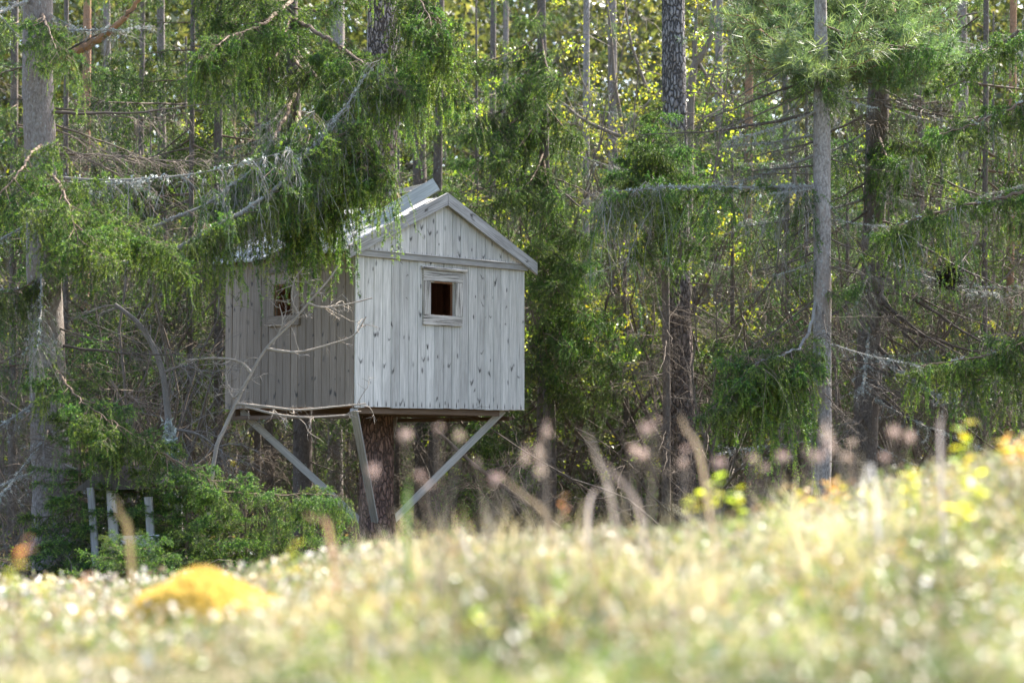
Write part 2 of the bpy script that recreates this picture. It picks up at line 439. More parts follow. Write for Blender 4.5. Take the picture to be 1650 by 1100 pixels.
def plank_mesh(w, h0, h1, t, hole=None, top=None):
    """upright plank, local x across (centred), y=0 back .. -t face, z from h0; top(x)->z for sloped ends; hole=(x0,x1,z0,z1)"""
    mb = MB(); c = 0.004
    def piece(x0, x1, z0a, z1f, chl=True, chr=True):
        xs = [x0, x0 + (c if chl else 0), x1 - (c if chr else 0), x1]
        ys = [(-t + (c if chl else 0)), -t, -t, (-t + (c if chr else 0))]
        V = []
        for x, y in zip(xs, ys): V.append((x, y, z0a))
        V += [(x1, 0, z0a), (x0, 0, z0a)]
        for x, y in zip(xs, ys): V.append((x, y, z1f(x)))
        V += [(x1, 0, z1f(x1)), (x0, 0, z1f(x0))]
        Q = [(i, (i + 1) % 6, (i + 1) % 6 + 6, i + 6) for i in range(6)]
        T = [(0, i + 1, i) for i in range(1, 5)] + [(6, 6 + i, 7 + i) for i in range(1, 5)]
        mb.add(V, Q=Q, T=T)
    zt = top or (lambda x: h1)
    x0, x1 = -w / 2, w / 2
    if hole and hole[1] > x0 + 1e-4 and hole[0] < x1 - 1e-4:
        a, b, za, zb = max(hole[0], x0), min(hole[1], x1), hole[2], hole[3]
        if a > x0 + 0.004: piece(x0, a, h0, zt, True, False)
        if b < x1 - 0.004: piece(b, x1, h0, zt, False, True)
        piece(a, b, h0, lambda x: za, a == x0, b == x1)
        piece(a, b, zb, zt, a == x0, b == x1)
    else:
        piece(x0, x1, h0, zt)
    return mb

def sheet_with_hole(mb, L, z0, z1, y0, y1, hole):
    a, b, za, zb = hole
    mb.box((0.03, y0, z0), (a, y1, z1)); mb.box((b, y0, z0), (L - 0.03, y1, z1))
    mb.box((a, y0, z0), (b, y1, za)); mb.box((a, y0, zb), (b, y1, z1))

RISE = 0.60
APEX_U = W / 2
def roof_z(u): return H + 0.05 + RISE * (1 - abs(u - APEX_U) / APEX_U)   # underside of the roof

def plank_wall(name, L, n, hole, basis, mat, zlow):
    """wall part with its planks as sub-parts. basis: Matrix from wall space (x along, -y outward) to house space"""
    mb = MB(); sheet_with_hole(mb, L, 0.02, H, 0.0, 0.02, hole)
    for s in np.linspace(0.05, L - 0.09, 5):      # inner studs
        if s + 0.045 < hole[0] or s > hole[1]:
            mb.box((s, 0.02, 0.02), (s + 0.045, 0.075, H))
    wl = link(name, mb.mesh(name, M['inner']), th, basis)
    xs = np.linspace(0, L, n + 1) + np.concatenate([[0], rng.uniform(-0.008, 0.008, n - 1), [0]])
    for i in range(n):
        w = xs[i + 1] - xs[i] - 0.004; xc = (xs[i] + xs[i + 1]) / 2
        h = None if hole is None else (hole[0] - xc, hole[1] - xc, hole[2] - zlow, hole[3] - zlow)
        d = rng.uniform(-0.006, 0.004)
        me = plank_mesh(w, d, H - zlow - 0.002, 0.02 + rng.uniform(-0.003, 0.003), h).mesh('plank', mat)
        link('plank', me, wl, Matrix.Translation((xc, -0.001, zlow)) @ Matrix.Rotation(rng.uniform(-0.002, 0.002), 4, 'Y'))
    return wl

BF = Matrix.Identity(4)
BL = Matrix(((0, 1, 0, 0), (-1, 0, 0, DP), (0, 0, 1, 0), (0, 0, 0, 1)))       # wall x runs from the back corner to the front corner, outward = -u
BR = Matrix(((0, -1, 0, W), (1, 0, 0, 0), (0, 0, 1, 0), (0, 0, 0, 1)))
BB = Matrix(((-1, 0, 0, W), (0, -1, 0, DP), (0, 0, 1, 0), (0, 0, 0, 1)))
# front window opening measured on the photo
def on_front(px, py):
    d = at(px, py, 1.0)
    # intersect ray with v=0 plane
    nrmv = np.array((-su, cu, 0)); t = (CORNER @ nrmv) / (d @ nrmv)
    return th_local(d * t)
def on_left(px, py):
    d = at(px, py, 1.0); nv = np.array((cu, su, 0)); t = (CORNER @ nv) / (d @ nv)
    return th_local(d * t)
f0 = on_front(690, 508); f1 = on_front(729, 458)
FH = (f0[0], f1[0], f0[2] + 0.01, f1[2])
l0 = on_left(447, 509); l1 = on_left(476, 459)
LH = (DP - l0[1], DP - l1[1], l0[2], l1[2])
wf = plank_wall('front_wall', W, 20, FH, BF, M['plank'], -0.02)
wl_ = plank_wall('side_wall', DP, 17, LH, BL, M['plank_side_shaded'], -0.015)
NOH = (-1, -0.9, 0.5, 0.6)
def solid_wall(name, L, n, basis):
    mb = MB(); mb.box((0.03, 0.0, 0.02), (L - 0.03, 0.02, H))
    for s in np.linspace(0.05, L - 0.09, 6): mb.box((s, 0.02, 0.02), (s + 0.045, 0.075, H))
    wl = link(name, mb.mesh(name, M['inner']), th, basis)
    w = L / n
    for i in range(n):
        me = plank_mesh(w - 0.004, rng.uniform(-0.006, 0.004), H + 0.018, 0.02 + rng.uniform(-0.003, 0.003)).mesh('plank', M['plank'])
        link('plank', me, wl, Matrix.Translation((w * (i + 0.5), -0.001, -0.02)))
solid_wall('side_wall', DP, 15, BR)
solid_wall('back_wall', W, 18, BB)
# corner cover strip where the two visible walls meet
mb = MB(); mb.box((-0.024, -0.028, -0.03), (0.008, -0.0235, H))
# gables
def gable(name, basis, mat):
    g = link(name, (lambda m: m.mesh(name, M['inner']))(MB().add(
        [(0.06, 0, H + 0.02), (W - 0.06, 0, H + 0.02), (APEX_U, 0, H + RISE - 0.02), (0.06, 0.02, H + 0.02), (W - 0.06, 0.02, H + 0.02), (APEX_U, 0.02, H + RISE - 0.02)],
        Q=[(0, 1, 4, 3), (1, 2, 5, 4), (2, 0, 3, 5)], T=[(0, 2, 1), (3, 4, 5)])), th, basis)
    n = 20; xs = np.linspace(0, W, n + 1) + np.concatenate([[0], rng.uniform(-0.01, 0.01, n - 1), [0]])
    for i in range(n):
        xc = (xs[i] + xs[i + 1]) / 2; w = xs[i + 1] - xs[i] - 0.004; z0 = H + 0.005
        topf = lambda x, xc=xc: max(roof_z(x + xc) - z0 - 0.01, 0.02)
        if xs[i] < APEX_U < xs[i + 1] - 0.02 and xs[i] + 0.02 < APEX_U: pass
        me = plank_mesh(w, 0, 0, 0.018 + rng.uniform(-0.003, 0.003), None, topf).mesh('plank', mat)
        link('plank', me, g, Matrix.Translation((xc, -0.006, z0)))
gable('front_gable', BF, M['plank'])
gable('back_gable', BB, M['plank'])
# ledge trim under the front gable
# rake boards
def bar(mb, A, B, w, t, up, m=0):
    """box from A to B, width w along 'up' (made square to AB), thickness t"""
    A = np.asarray(A, float); B = np.asarray(B, float); x = nrm(B - A); u = np.asarray(up, float); u = nrm(u - (u @ x) * x); s = np.cross(x, u)
    V = [P + a * u * w / 2 + b * s * t / 2 for P in (A, B) for a, b in ((-1, -1), (1, -1), (1, 1), (-1, 1))]
    return mb.add(V, Q=[(0, 1, 2, 3), (7, 6, 5, 4), (0, 4, 5, 1), (1, 5, 6, 2), (2, 6, 7, 3), (3, 7, 4, 0)], m=m)
def bar_obj(name, A, B, w, t, up, mat, parent):
    """bar whose own z axis runs along its length, so wood grain follows it"""
    A = np.asarray(A, float); B = np.asarray(B, float); L = np.linalg.norm(B - A); z = (B - A) / L
    u = np.asarray(up, float); u = nrm(u - (u @ z) * z); s = np.cross(u, z)
    mb = MB(); c = min(w, t) * 0.12
    prof = [(-w/2+c, -t/2), (w/2-c, -t/2), (w/2, -t/2+c), (w/2, t/2-c), (w/2-c, t/2), (-w/2+c, t/2), (-w/2, t/2-c), (-w/2, -t/2+c)]
    V = [(x, y, 0) for x, y in prof] + [(x, y, L) for x, y in prof]
    mb.add(V, Q=[(i, (i+1) % 8, (i+1) % 8 + 8, i + 8) for i in range(8)], T=[(0, i+1, i) for i in range(1, 7)] + [(8, 8+i, 9+i) for i in range(1, 7)])
    Mx = Matrix(((u[0], s[0], z[0], A[0]), (u[1], s[1], z[1], A[1]), (u[2], s[2], z[2], A[2]), (0, 0, 0, 1)))
    return link(name, mb.mesh(name, mat), parent, Mx)
OV = 0.14
bar_obj('gable_ledge', (-0.03, -0.038, H + 0.004), (W + 0.02, -0.038, H + 0.004), 0.062, 0.028, (0, 0, 1), M['brace'], th)
bar_obj('gable_ledge', (-0.03, -0.044, H + 0.0425), (W + 0.02, -0.044, H + 0.0425), 0.038, 0.013, (0, 1, 0), M['brace'], th)
slope = RISE / APEX_U
for y in (-0.075, DP + 0.06):
    for sgn in (-1, 1):
        a = np.array((APEX_U + sgn * 0.004, y, roof_z(APEX_U) + 0.02)); b = np.array((APEX_U + sgn * (APEX_U + OV), y, roof_z(0) - slope * OV + 0.02))
        # mitred board
        w = 0.135; mb = MB(); t = 0.03
        V = [(a[0], y - t/2, a[2] + w/2), (a[0], y - t/2, a[2] - w/2), (b[0], y - t/2, b[2] - w/2), (b[0], y - t/2, b[2] + w/2)]
        if sgn > 0: V = V[::-1]
        L = np.linalg.norm(b - a); ang = math.atan2(b[2] - a[2], b[0] - a[0])
        # local frame: z along the board so the grain follows it
        d = nrm(b - a); u = np.array((0, -1.0, 0)); s = np.cross(d, u)
        Mx = Matrix(((s[0], u[0], d[0], a[0]), (s[1], u[1], d[1], a[1]), (s[2], u[2], d[2], a[2]), (0, 0, 0, 1)))
        inv = np.array(Mx.inverted())
        Vw = np.array([(p[0], p[1] + dy, p[2]) for dy in (0, t) for p in V]); Vl = (inv[:3, :3] @ Vw.T).T + inv[:3, 3]
        mb.add(Vl, Q=[(0, 1, 2, 3), (7, 6, 5, 4), (0, 4, 5, 1), (1, 5, 6, 2), (2, 6, 7, 3), (3, 7, 4, 0)])
        o = link('rake_board', mb.mesh('rake_board', M['board']), th, Mx)
# roof boards: run from eave to ridge
roof_root = link('roof', (lambda m: m.mesh('roof', M['beam']))(MB().box((-0.05, 0.0, H - 0.001 + 0.03), (-0.0, DP, H + 0.085)).box((W, 0.0, H + 0.03), (W + 0.05, DP, H + 0.085)).box((APEX_U - 0.025, 0.02, H + RISE - 0.09), (APEX_U + 0.025, DP - 0.02, H + RISE))), th)
n = 15; bw = (DP + 0.13) / n
for sgn in (-1, 1):
    for i in range(n):
        y = -0.055 + bw * (i + 0.5); lift = rng.uniform(0, 0.012); ext = rng.uniform(-0.03, 0.05)
        if sgn < 0 and i in (7, 8): ext = -0.55
        ru = APEX_U + sgn * 0.01; eu = APEX_U + sgn * (APEX_U + OV + ext)
        A = (eu, y, roof_z(eu) + 0.035 + lift); B = (ru, y + rng.uniform(-0.01, 0.01), roof_z(ru) + 0.035 + lift)
        bar_obj('roof_board', A, B, bw - 0.006, 0.022, (0, 1, 0), M['roofing'], roof_root)
# windows
def window(holew, basis, L, fm):
    a, b, za, zb = holew; m = 0.115
    root = link('window', (lambda mm: mm.mesh('window', M['inner']))(MB().box((a - 0.018, -0.022, za), (a, 0.03, zb)).box((b, -0.022, za), (b + 0.018, 0.03, zb)).box((a - 0.018, -0.022, zb), (b + 0.018, 0.03, zb + 0.018)).box((a - 0.018, -0.022, za - 0.018), (b + 0.018, 0.03, za))), th, basis)
    y = -0.036
    bar_obj('frame_board', (a - m, y, zb + 0.075), (b + m, y, zb + 0.078), 0.125, 0.024, (0, 0, 1), fm, root)
    bar_obj('frame_board', (a - m, y, za - 0.06), (b + m * 0.95, y, za - 0.06), 0.11, 0.024, (0, 0, 1), fm, root)
    bar_obj('frame_board', (a - m / 2 - 0.002, y - 0.001, za - 0.003), (a - m / 2 - 0.002, y - 0.001, zb + 0.011), m - 0.006, 0.024, (1, 0, 0), fm, root)
    bar_obj('frame_board', (b + m / 2 + 0.002, y - 0.001, za - 0.003), (b + m / 2 + 0.002, y - 0.001, zb + 0.011), m - 0.006, 0.024, (1, 0, 0), fm, root)
    bar_obj('drip_cap', (a - m - 0.025, y - 0.012, zb + 0.152), (b + m + 0.05, y - 0.012, zb + 0.152), 0.05, 0.024, (0, 1, 0.3), fm, root)
    return root
window(FH, BF, W, M['frame_wood'])
window(LH, BL, DP, M['plank_side_shaded'])
# floor, joists, braces
link('floor', MB().box((0.02, 0.02, -0.02), (W - 0.02, DP - 0.02, 0.018)).mesh('floor', M['inner']), th)
for y in (0.06, 0.7, 1.35, DP - 0.1):
    bar_obj('joist', (0.03, y, -0.055), (W - 0.35 if y < 0.1 else W - 0.03, y, -0.055), 0.068, 0.05, (0, 0, 1), M['beam'], th)
for u in (0.075, W - 0.1):
    bar_obj('joist', (u, 0.1, -0.112), (u, DP - 0.05, -0.112), 0.045, 0.05, (0, 0, 1), M['beam'], th)
PINE_Y = 23.65
tr_l = th_local(at(606, 838, PINE_Y))
for (pu, pv), (du, dv) in zip(((0.02, 0.02), (W - 0.22, 0.10), (0.10, DP - 0.1), (W - 0.15, DP - 0.15)), ((-0.14, -0.13), (0.17, -0.1), (-0.14, 0.12), (0.13, 0.13))):
    top = np.array((pu, pv, -0.05 if pu < 0.05 else -0.02)); bot = np.array((tr_l[0] + du, tr_l[1] + dv, tr_l[2]))
    bot = bot + (bot - top) * 0.05
    bar_obj('brace', top, bot, 0.078, 0.04, (0.5, -0.5, 0.2) if pu > 1 else ((0.6, -0.9, 0) if pv < 1 else (0, 0, 1)), M['brace'], th)

# loose planks lying on the roof
def loose(A, B, w, t, up, label, mat):
    A = np.asarray(A); B = np.asarray(B)
    o = bar_obj('loose_plank', A, B, w, t, up, mat, None)
    tag(o, label, 'plank', 'loose planks on the treehouse roof')
loose(at(596, 360, 22.62), at(703, 297, 22.72), 0.15, 0.03, (0, 0.15, 1), 'long loose grey plank with two nail holes propped up along the roof slope', M['roofing'])
loose(at(628, 312, 23.3), at(694, 297, 23.2), 0.045, 0.03, (0, 0, 1), 'thin loose batten standing out behind the long roof plank', M['brace'])
loose(at(612, 336, 23.0), at(644, 318, 22.9), 0.11, 0.06, (0.2, -0.2, 1), 'short dark block end lying by the pine trunk on the roof', M['beam'])
loose(at(650, 352, 22.66), at(706, 322, 22.8), 0.07, 0.025, (0, 0.3, 1), 'loose board wedged under the long propped roof plank', M['board'])

# ------------------------------------------------------------------ branch library
WOODC = dict(dark=(0.115, 0.092, 0.078), live=(0.17, 0.12, 0.085), dead=(0.155, 0.125, 0.10), grey=(0.27, 0.25, 0.225), red=(0.30, 0.17, 0.10), lich=(0.45, 0.48, 0.45))
def axis_default(L, sag, up, rng, n=14, wob=0.02):
    s = np.linspace(0, 1, n)
    z = -sag * L * np.sin(s * math.pi * 0.8) + up * L * s ** 3
    p = np.stack([s * L, np.cumsum(rng.normal(0, wob * L / n * 4, n)) * 0.5, z + np.cumsum(rng.normal(0, wob * L / n, n))], -1)
    p -= p[0]
    return p

def needle_cloud(P, sel, per_m, nl, nw, rng, cdark, cmid, ctip, tipf, spread=0.9, t0=0.05):
    """triangular needles along shoots P[sel]"""
    P = P[sel]
    if not len(P): return None
    B = len(P)
    ln = np.linalg.norm(np.diff(P, axis=1), axis=2).sum(1).mean()
    m = max(4, int(per_m * ln))
    t = rng.uniform(t0, 1.0, (B, m))
    pos, d = along(P, t)
    pos = pos.reshape(-1, 3); d = d.reshape(-1, 3); tf = t.reshape(-1)
    r = rng.normal(size=pos.shape); per = nrm(r - (r * d).sum(1, keepdims=True) * d)
    nd = nrm(d * rng.uniform(0.35, 0.9, (len(pos), 1)) + per * spread)
    l = nl * rng.uniform(0.7, 1.15, len(pos))[:, None]
    side = nrm(np.cross(nd, rng.normal(size=pos.shape)))
    a = pos - side * nw / 2; b = pos + side * nw / 2; c = pos + nd * l
    V = np.stack([a, b, c], 1).reshape(-1, 3)
    T = np.arange(len(V)).reshape(-1, 3)
    sh = np.repeat(rng.uniform(0, 1, B), m)
    istip = (rng.uniform(0, 1, B) < tipf)
    tip = np.repeat(istip, m) * smooth(0.35, 1.0, tf)
    col = np.array(cdark) * (1 - sh[:, None]) + np.array(cmid) * sh[:, None]
    col = col * (1 - tip[:, None]) + np.array(ctip) * tip[:, None]
    return V, T, np.repeat(col, 3, axis=0)

def lichen_tufts(axisP, rng, count, size):
    pos, d = along(axisP[None], rng.uniform(0.05, 1, (1, count)))
    pos = np.repeat(pos[0], 14, 0); pos = pos + rng.normal(0, size * 0.5, pos.shape) * (1, 1, 1.1)
    r = rng.normal(size=(len(pos), 3, 3)) * size * 0.4
    V = (pos[:, None] + r).reshape(-1, 3); T = np.arange(len(V)).reshape(-1, 3)
    c = np.repeat(np.array(WOODC['lich']) * rng.uniform(0.75, 1.15, (len(pos), 1)), 3, 0)
    return V, T, c

def gen_branch(seed, axis, r0=0.02, kind='live', nb=26, bl=0.42, grav=0.25, sub=7, sl=0.12, s0=0.12, live=1.0, per_m=300, nl=0.022, nw=0.0052,
               tipf=0.45, wood='live', lich=0, hangers=0, hang=0.5, wig=0.12, tipboost=True, cd=(0.024, 0.060, 0.016), cm=(0.066, 0.138, 0.030), ct=(0.21, 0.31, 0.045), subgrav=None, ang=(0.6, 1.1), tk=3):
    rng = np.random.default_rng(seed)
    wb, lb = MB(), MB()
    L = np.linalg.norm(np.diff(axis, axis=0), axis=1).sum()
    nA = len(axis)
    wc = np.array(WOODC[wood])
    V, Q = tubes(axis[None], np.linspace(r0, max(r0 * 0.12, 0.0018), nA)[None], 7)
    wb.add(V, Q=Q, col=wc * rng.uniform(0.75, 1.15, (len(V), 1)))
    B = max(4, int(nb * L))
    s = np.sort(rng.uniform(s0, 1.0, B))
    pos, d = along(axis[None], s[None]); pos = pos[0]; d = d[0]
    upv = np.array((0, 0, 1.0)); sidev = nrm(np.cross(upv, d)); upn = np.cross(d, sidev)
    sg = np.where(np.arange(B) % 2 == 0, 1, -1)[:, None]
    a = rng.uniform(ang[0], ang[1], B)[:, None]
    D = d * np.cos(a) + sidev * sg * np.sin(a) + upn * rng.normal(0.0, 0.22, (B, 1))
    prof = np.interp(s, [s0, 0.35, 0.8, 1.0], [0.6, 1.0, 0.75, 0.3])
    ln = bl * prof * rng.uniform(0.55, 1.25, B)
    P2 = walk(pos, D, 5, ln / 5, grav * rng.uniform(0.4, 1.6, B), wig, rng)
    V, Q = tubes(P2, np.linspace(1, 0.3, 6)[None] * (0.0022 + 0.007 * ln)[:, None], tk)
    wb.add(V, Q=Q, col=wc * 0.95 * rng.uniform(0.75, 1.2, (len(V), 1)))
    alive2 = rng.uniform(0, 1, B) < live
    # third order
    S = B * sub
    t3 = rng.uniform(0.12, 1.0, (B, sub)); p3, d3 = along(P2, t3)
    p3 = p3.reshape(-1, 3); d3 = d3.reshape(-1, 3)
    r = rng.normal(size=p3.shape); r[:, 2] *= 0.55; per = nrm(r - (r * d3).sum(1, keepdims=True) * d3)
    D3 = d3 * 0.75 + per * 0.75
    l3 = sl * rng.uniform(0.45, 1.4, S)
    P3 = walk(p3, D3, 3, l3 / 3, (grav * 0.9 if subgrav is None else subgrav), wig * 0.9, rng)
    V, Q = tubes(P3, np.linspace(1, 0.45, 4)[None] * np.full((S, 1), 0.0019), tk)
    wb.add(V, Q=Q, col=wc * rng.uniform(0.8, 1.3, (len(V), 1)))
    alive3 = np.repeat(alive2, sub) & (rng.uniform(0, 1, S) < 0.35 + 0.65 * live)
    if live > 0.3:
        na = int(34 * L); sa = rng.uniform(max(s0, 0.2), 1, na); pa, da = along(axis[None], sa[None]); pa = pa[0]; da = da[0]
        Da = da * 0.6 + rng.normal(0, 0.5, pa.shape) + (0, 0, 0.25)
        Pa = walk(pa, Da, 3, sl * rng.uniform(0.5, 1.3, na) / 3, 0.12, 0.1, rng)
        r_ = needle_cloud(Pa, rng.uniform(0, 1, na) < live, per_m, nl, nw, rng, cd, cm, ct, tipf, t0=0.0)
        if r_: lb.add(r_[0], T=r_[1], col=r_[2])
    hangP = None
    if hangers:
        Hn = int(hangers * L)
        cl = rng.uniform(s0, 1.0, max(3, int(7 * L))); ci = rng.integers(0, len(cl), Hn); clen = rng.uniform(0.45, 1.25, len(cl))
        sh = np.clip(cl[ci] + rng.normal(0, 0.035, Hn), s0, 1.0); hp, hd = along(axis[None], sh[None]); hp = hp[0]; hd = hd[0]
        # start some from the branchlets
        sel = rng.uniform(0, 1, Hn) < 0.65
        bi = np.clip(np.searchsorted(s, sh) + rng.integers(-2, 3, Hn), 0, B - 1); q, _ = along(P2[bi], rng.uniform(0.2, 1, (Hn, 1))); hp[sel] = q[sel, 0]
        D = rng.normal(0, 0.35, (Hn, 3)); D[:, 2] = -0.4
        lh = hang * rng.uniform(0.35, 1.2, Hn) * clen[ci]
        hangP = walk(hp, D, 7, lh / 7, 0.5, 0.16, rng)
        V, Q = tubes(hangP, np.linspace(1, 0.5, 8)[None] * np.full((Hn, 1), 0.0024), tk)
        wb.add(V, Q=Q, col=wc * rng.uniform(0.8, 1.35, (len(V), 1)))
        # small side twigs on hangers
        ht, hdd = along(hangP, rng.uniform(0.1, 1, (Hn, 6))); ht = ht.reshape(-1, 3); hdd = hdd.reshape(-1, 3)
        DD = hdd * 0.8 + rng.normal(0, 0.45, ht.shape)
        P4 = walk(ht, DD, 3, sl * rng.uniform(0.4, 1.3, len(ht)) / 3, 0.3, 0.12, rng)
        V, Q = tubes(P4, np.linspace(1, 0.5, 4)[None] * np.full((len(ht), 1), 0.0016), tk)
        wb.add(V, Q=Q, col=wc * rng.uniform(0.8, 1.3, (len(V), 1)))
        ha = rng.uniform(0, 1, Hn) < live
        for PP, sel_ in ((hangP, ha), (P4, np.repeat(ha, 6))):
            r_ = needle_cloud(PP, sel_, per_m, nl, nw, rng, cd, cm, ct, tipf * 0.6, t0=0.2)
            if r_: lb.add(r_[0], T=r_[1], col=r_[2])
    for PP, sel_, t0 in ((P2, alive2, 0.25), (P3, alive3, 0.02)):
        r_ = needle_cloud(PP, sel_, per_m, nl, nw, rng, cd, cm, ct, tipf, t0=t0)
        if r_: lb.add(r_[0], T=r_[1], col=r_[2])
    if live > 0.5:   # needles on the outer axis
        r_ = needle_cloud(axis[None][:, nA // 2:], np.array([True]), per_m, nl, nw, rng, cd, cm, ct, 1.0)
        lb.add(r_[0], T=r_[1], col=r_[2])
    if lich:
        V, T, c = lichen_tufts(axis, rng, int(lich * L), 0.022); wb.add(V, T=T, col=c)
        bi = rng.integers(0, B, max(1, int(lich * L * 0.7)))
        for b_ in bi[:40]:
            V, T, c = lichen_tufts(P2[b_], rng, 2, 0.014); wb.add(V, T=T, col=c)
    return wb, lb

LIB = {}
def lib(key, L, n, **kw):
    out = []
    ax = kw.pop('ax', (0.10, 0.12)); wob = kw.pop('wob', 0.02)
    for i in range(n):
        seed = (sum(ord(ch) * (j + 3) for j, ch in enumerate(key)) * 7 + i * 101) % 99991
        rng = np.random.default_rng(seed)
        wb, lb = gen_branch(seed, axis_default(L, ax[0] * rng.uniform(0.7, 1.4), ax[1] * rng.uniform(0.6, 1.3), rng, wob=wob), **kw)
        w = wb.mesh('branch', M['branch_bark']); l = lb.mesh('needles', M['needles']) if lb.n else None
        both = None
        out.append((w, l, both, np.linalg.norm([L, 0, 0])))
    LIB[key] = (out, L)
lib('live', 1.7, 4, nb=28, bl=0.46, grav=0.22, sub=8, sl=0.13, r0=0.017)
lib('curtain', 1.7, 4, nb=20, bl=0.40, grav=0.45, sub=7, sl=0.12, r0=0.017, hangers=26, hang=0.55, ax=(0.08, 0.05))
lib('half', 2.0, 3, nb=13, bl=0.42, grav=0.4, sub=5, sl=0.12, live=0.35, wood='grey', hangers=22, hang=0.5, lich=14, r0=0.016, ax=(0.06, 0.02))
lib('dead', 1.6, 5, nb=15, bl=0.45, grav=0.10, sub=6, sl=0.16, live=0.0, wood='dead', wig=0.22, r0=0.014, ax=(0.05, -0.06), wob=0.05)
lib('dark', 2.2, 4, nb=9, bl=0.5, grav=0.14, sub=5, sl=0.2, live=0.03, wood='dark', wig=0.2, r0=0.024, ax=(0.07, -0.04), wob=0.06)
lib('lichen', 1.7, 3, nb=13, bl=0.38, grav=0.22, sub=5, sl=0.13, live=0.04, wood='grey', wig=0.24, r0=0.018, lich=26, ax=(0.05, -0.02), wob=0.05)
lib('short', 0.8, 4, nb=34, bl=0.30, grav=0.10, sub=6, sl=0.10, r0=0.009, s0=0.05, ax=(0.04, 0.10), tipf=0.6)
# pine sprays: long needles in tufts at the shoot ends
lib('pine', 1.5, 4, nb=9, bl=0.45, grav=-0.10, sub=4, sl=0.14, r0=0.016, s0=0.3, per_m=330, nl=0.055, nw=0.0034, tipf=0.4, wood='red',
    cd=(0.09, 0.135, 0.075), cm=(0.145, 0.20, 0.10), ct=(0.23, 0.28, 0.13), ax=(0.02, 0.15))

def align(A, B, roll=0.0, scale=None, L=1.0):
    A = Vector([float(c) for c in A]); B = Vector([float(c) for c in B]); x = (B - A); ln = x.length; x.normalize()
    up = Vector((0, 0, 1)) if abs(x.z) < 0.97 else Vector((0, 1, 0))
    y = up.cross(x).normalized(); z = x.cross(y)
    if roll: 
        q = Matrix.Rotation(roll, 3, x); y = q @ y; z = q @ z
    sc = scale if scale else ln / L
    m = Matrix((( x.x, y.x, z.x), (x.y, y.y, z.y), (x.z, y.z, z.z))) 
    return Matrix.Translation(A) @ (m * sc).to_4x4() if False else Matrix(((x.x*sc, y.x*sc, z.x*sc, A.x), (x.y*sc, y.y*sc, z.y*sc, A.y), (x.z*sc, y.z*sc, z.z*sc, A.z), (0, 0, 0, 1)))

def put_branch(tree, base, key, A, B, rng, roll=None, split=True):
    out, L = LIB[key]
    w, l, both, _ = out[rng.integers(len(out))]
    A = np.asarray(A) - base; B = np.asarray(B) - base
    Mx = align(A, B, rng.normal(0, 0.25) if roll is None else roll, L=L)
    if split or both is None:
        b = link('branch', w, tree, Mx)
        if l is not None: link('needles', l, b)
    else:
        b = link('branch', both, tree, Mx)
    return b

# ------------------------------------------------------------------ trees
class Tree: pass
def make_tree(name, label, depth, pts, barkm, height, group=None, cat='tree', sides=18, rough=0.06, flare=1.25, cross=0.35):
    """pts: (px, py, width_px) down the trunk, read off the photo, at the given depth. Builds the trunk to the ground and up to height"""
    t = Tree(); t.depth = depth
    W3 = [at(px, py, depth) for px, py, w in pts]; Rr = [w / 2 / FPX * depth for px, py, w in pts]
    order = np.argsort([p[2] for p in W3]); W3 = [W3[i] for i in order]; Rr = [Rr[i] for i in order]
    lo, hi = W3[0], W3[-1]
    gz = float(ground_z(lo[0], lo[1])) - 0.05
    slope_lo = (W3[1] - lo) / (W3[1][2] - lo[2]) if len(W3) > 1 else np.array((0, 0, 1.0))
    if lo[2] > gz + 0.1:
        b = lo - slope_lo * (lo[2] - gz) * 0.6; b[2] = gz; W3.insert(0, b); Rr.insert(0, Rr[0] * 1.06)
    if hi[2] < height:
        k = (W3[-1] - W3[-2]) / max(W3[-1][2] - W3[-2][2], 0.1)
        nx = hi + k * (height - hi[2]) * 0.4; nx[2] = height; W3.append(nx); Rr.append(max(Rr[-1] * 0.25, 0.015))
    base = W3[0].copy()
    P = bez(W3, 60); rr = np.interp(P[:, 2], [p[2] for p in W3], Rr)
    rr *= 1 + (flare - 1) * np.exp(-(P[:, 2] - base[2]) / 0.28)
    t.P, t.rr, t.base, t.height = P, rr, base, height
    V, Q = tubes((P - base)[None], rr[None], sides)
    V = V.reshape(60, sides, 3); c = (P - base)[:, None]
    th_ = np.arange(sides)[None]; zz = np.arange(60)[:, None]
    V = c + (V - c) * (1 + rough * vnoise(th_ * 1.0 + 0 * zz, zz * 0.8 + 0 * th_, 1.0, int(abs(base[0]) * 50)) [..., None])
    mb = MB().add(V.reshape(-1, 3), Q=Q)
    t.root = empty(name, base)
    tag(t.root, label, cat, group)
    link('trunk', mb.mesh('trunk', barkm, True), t.root)
    return t
def trunk_at_z(t, z):
    return np.array([np.interp(z, t.P[:, 2], t.P[:, i]) for i in range(2)] + [z])
def trunk_at_py(t, py):
    z = at(825, py, t.depth)[2]; return trunk_at_z(t, z)
def explicit(t, lst, seed=1):
    rng = np.random.default_rng(seed)
    for key, py, tx, ty, td in lst:
        put_branch(t.root, t.base, key, trunk_at_py(t, py), at(tx, ty, td), rng)
def scatter(t, key, n, z0, z1, l0, l1, pitch=(-0.25, 0.05), seed=1, split=True, az=None, taper=True):
    """n branches between heights z0..z1, lengths from l0 (low) to l1 (high)"""
    rng = np.random.default_rng(seed)
    for i in range(n):
        f = (i + rng.uniform(0, 1)) / n; z = z0 + (z1 - z0) * f
        A = trunk_at_z(t, z); a = rng.uniform(0, 2 * math.pi) if az is None else rng.uniform(*az)
        L = (l0 + (l1 - l0) * f) * rng.uniform(0.7, 1.25); p = rng.uniform(*pitch)
        B = A + L * np.array((math.cos(a) * math.cos(p), math.sin(a) * math.cos(p), math.sin(p)))
        kk = key if isinstance(key, str) else key[rng.integers(len(key))]
        put_branch(t.root, t.base, kk, A, B, rng, split=split)
SPRAY = {}
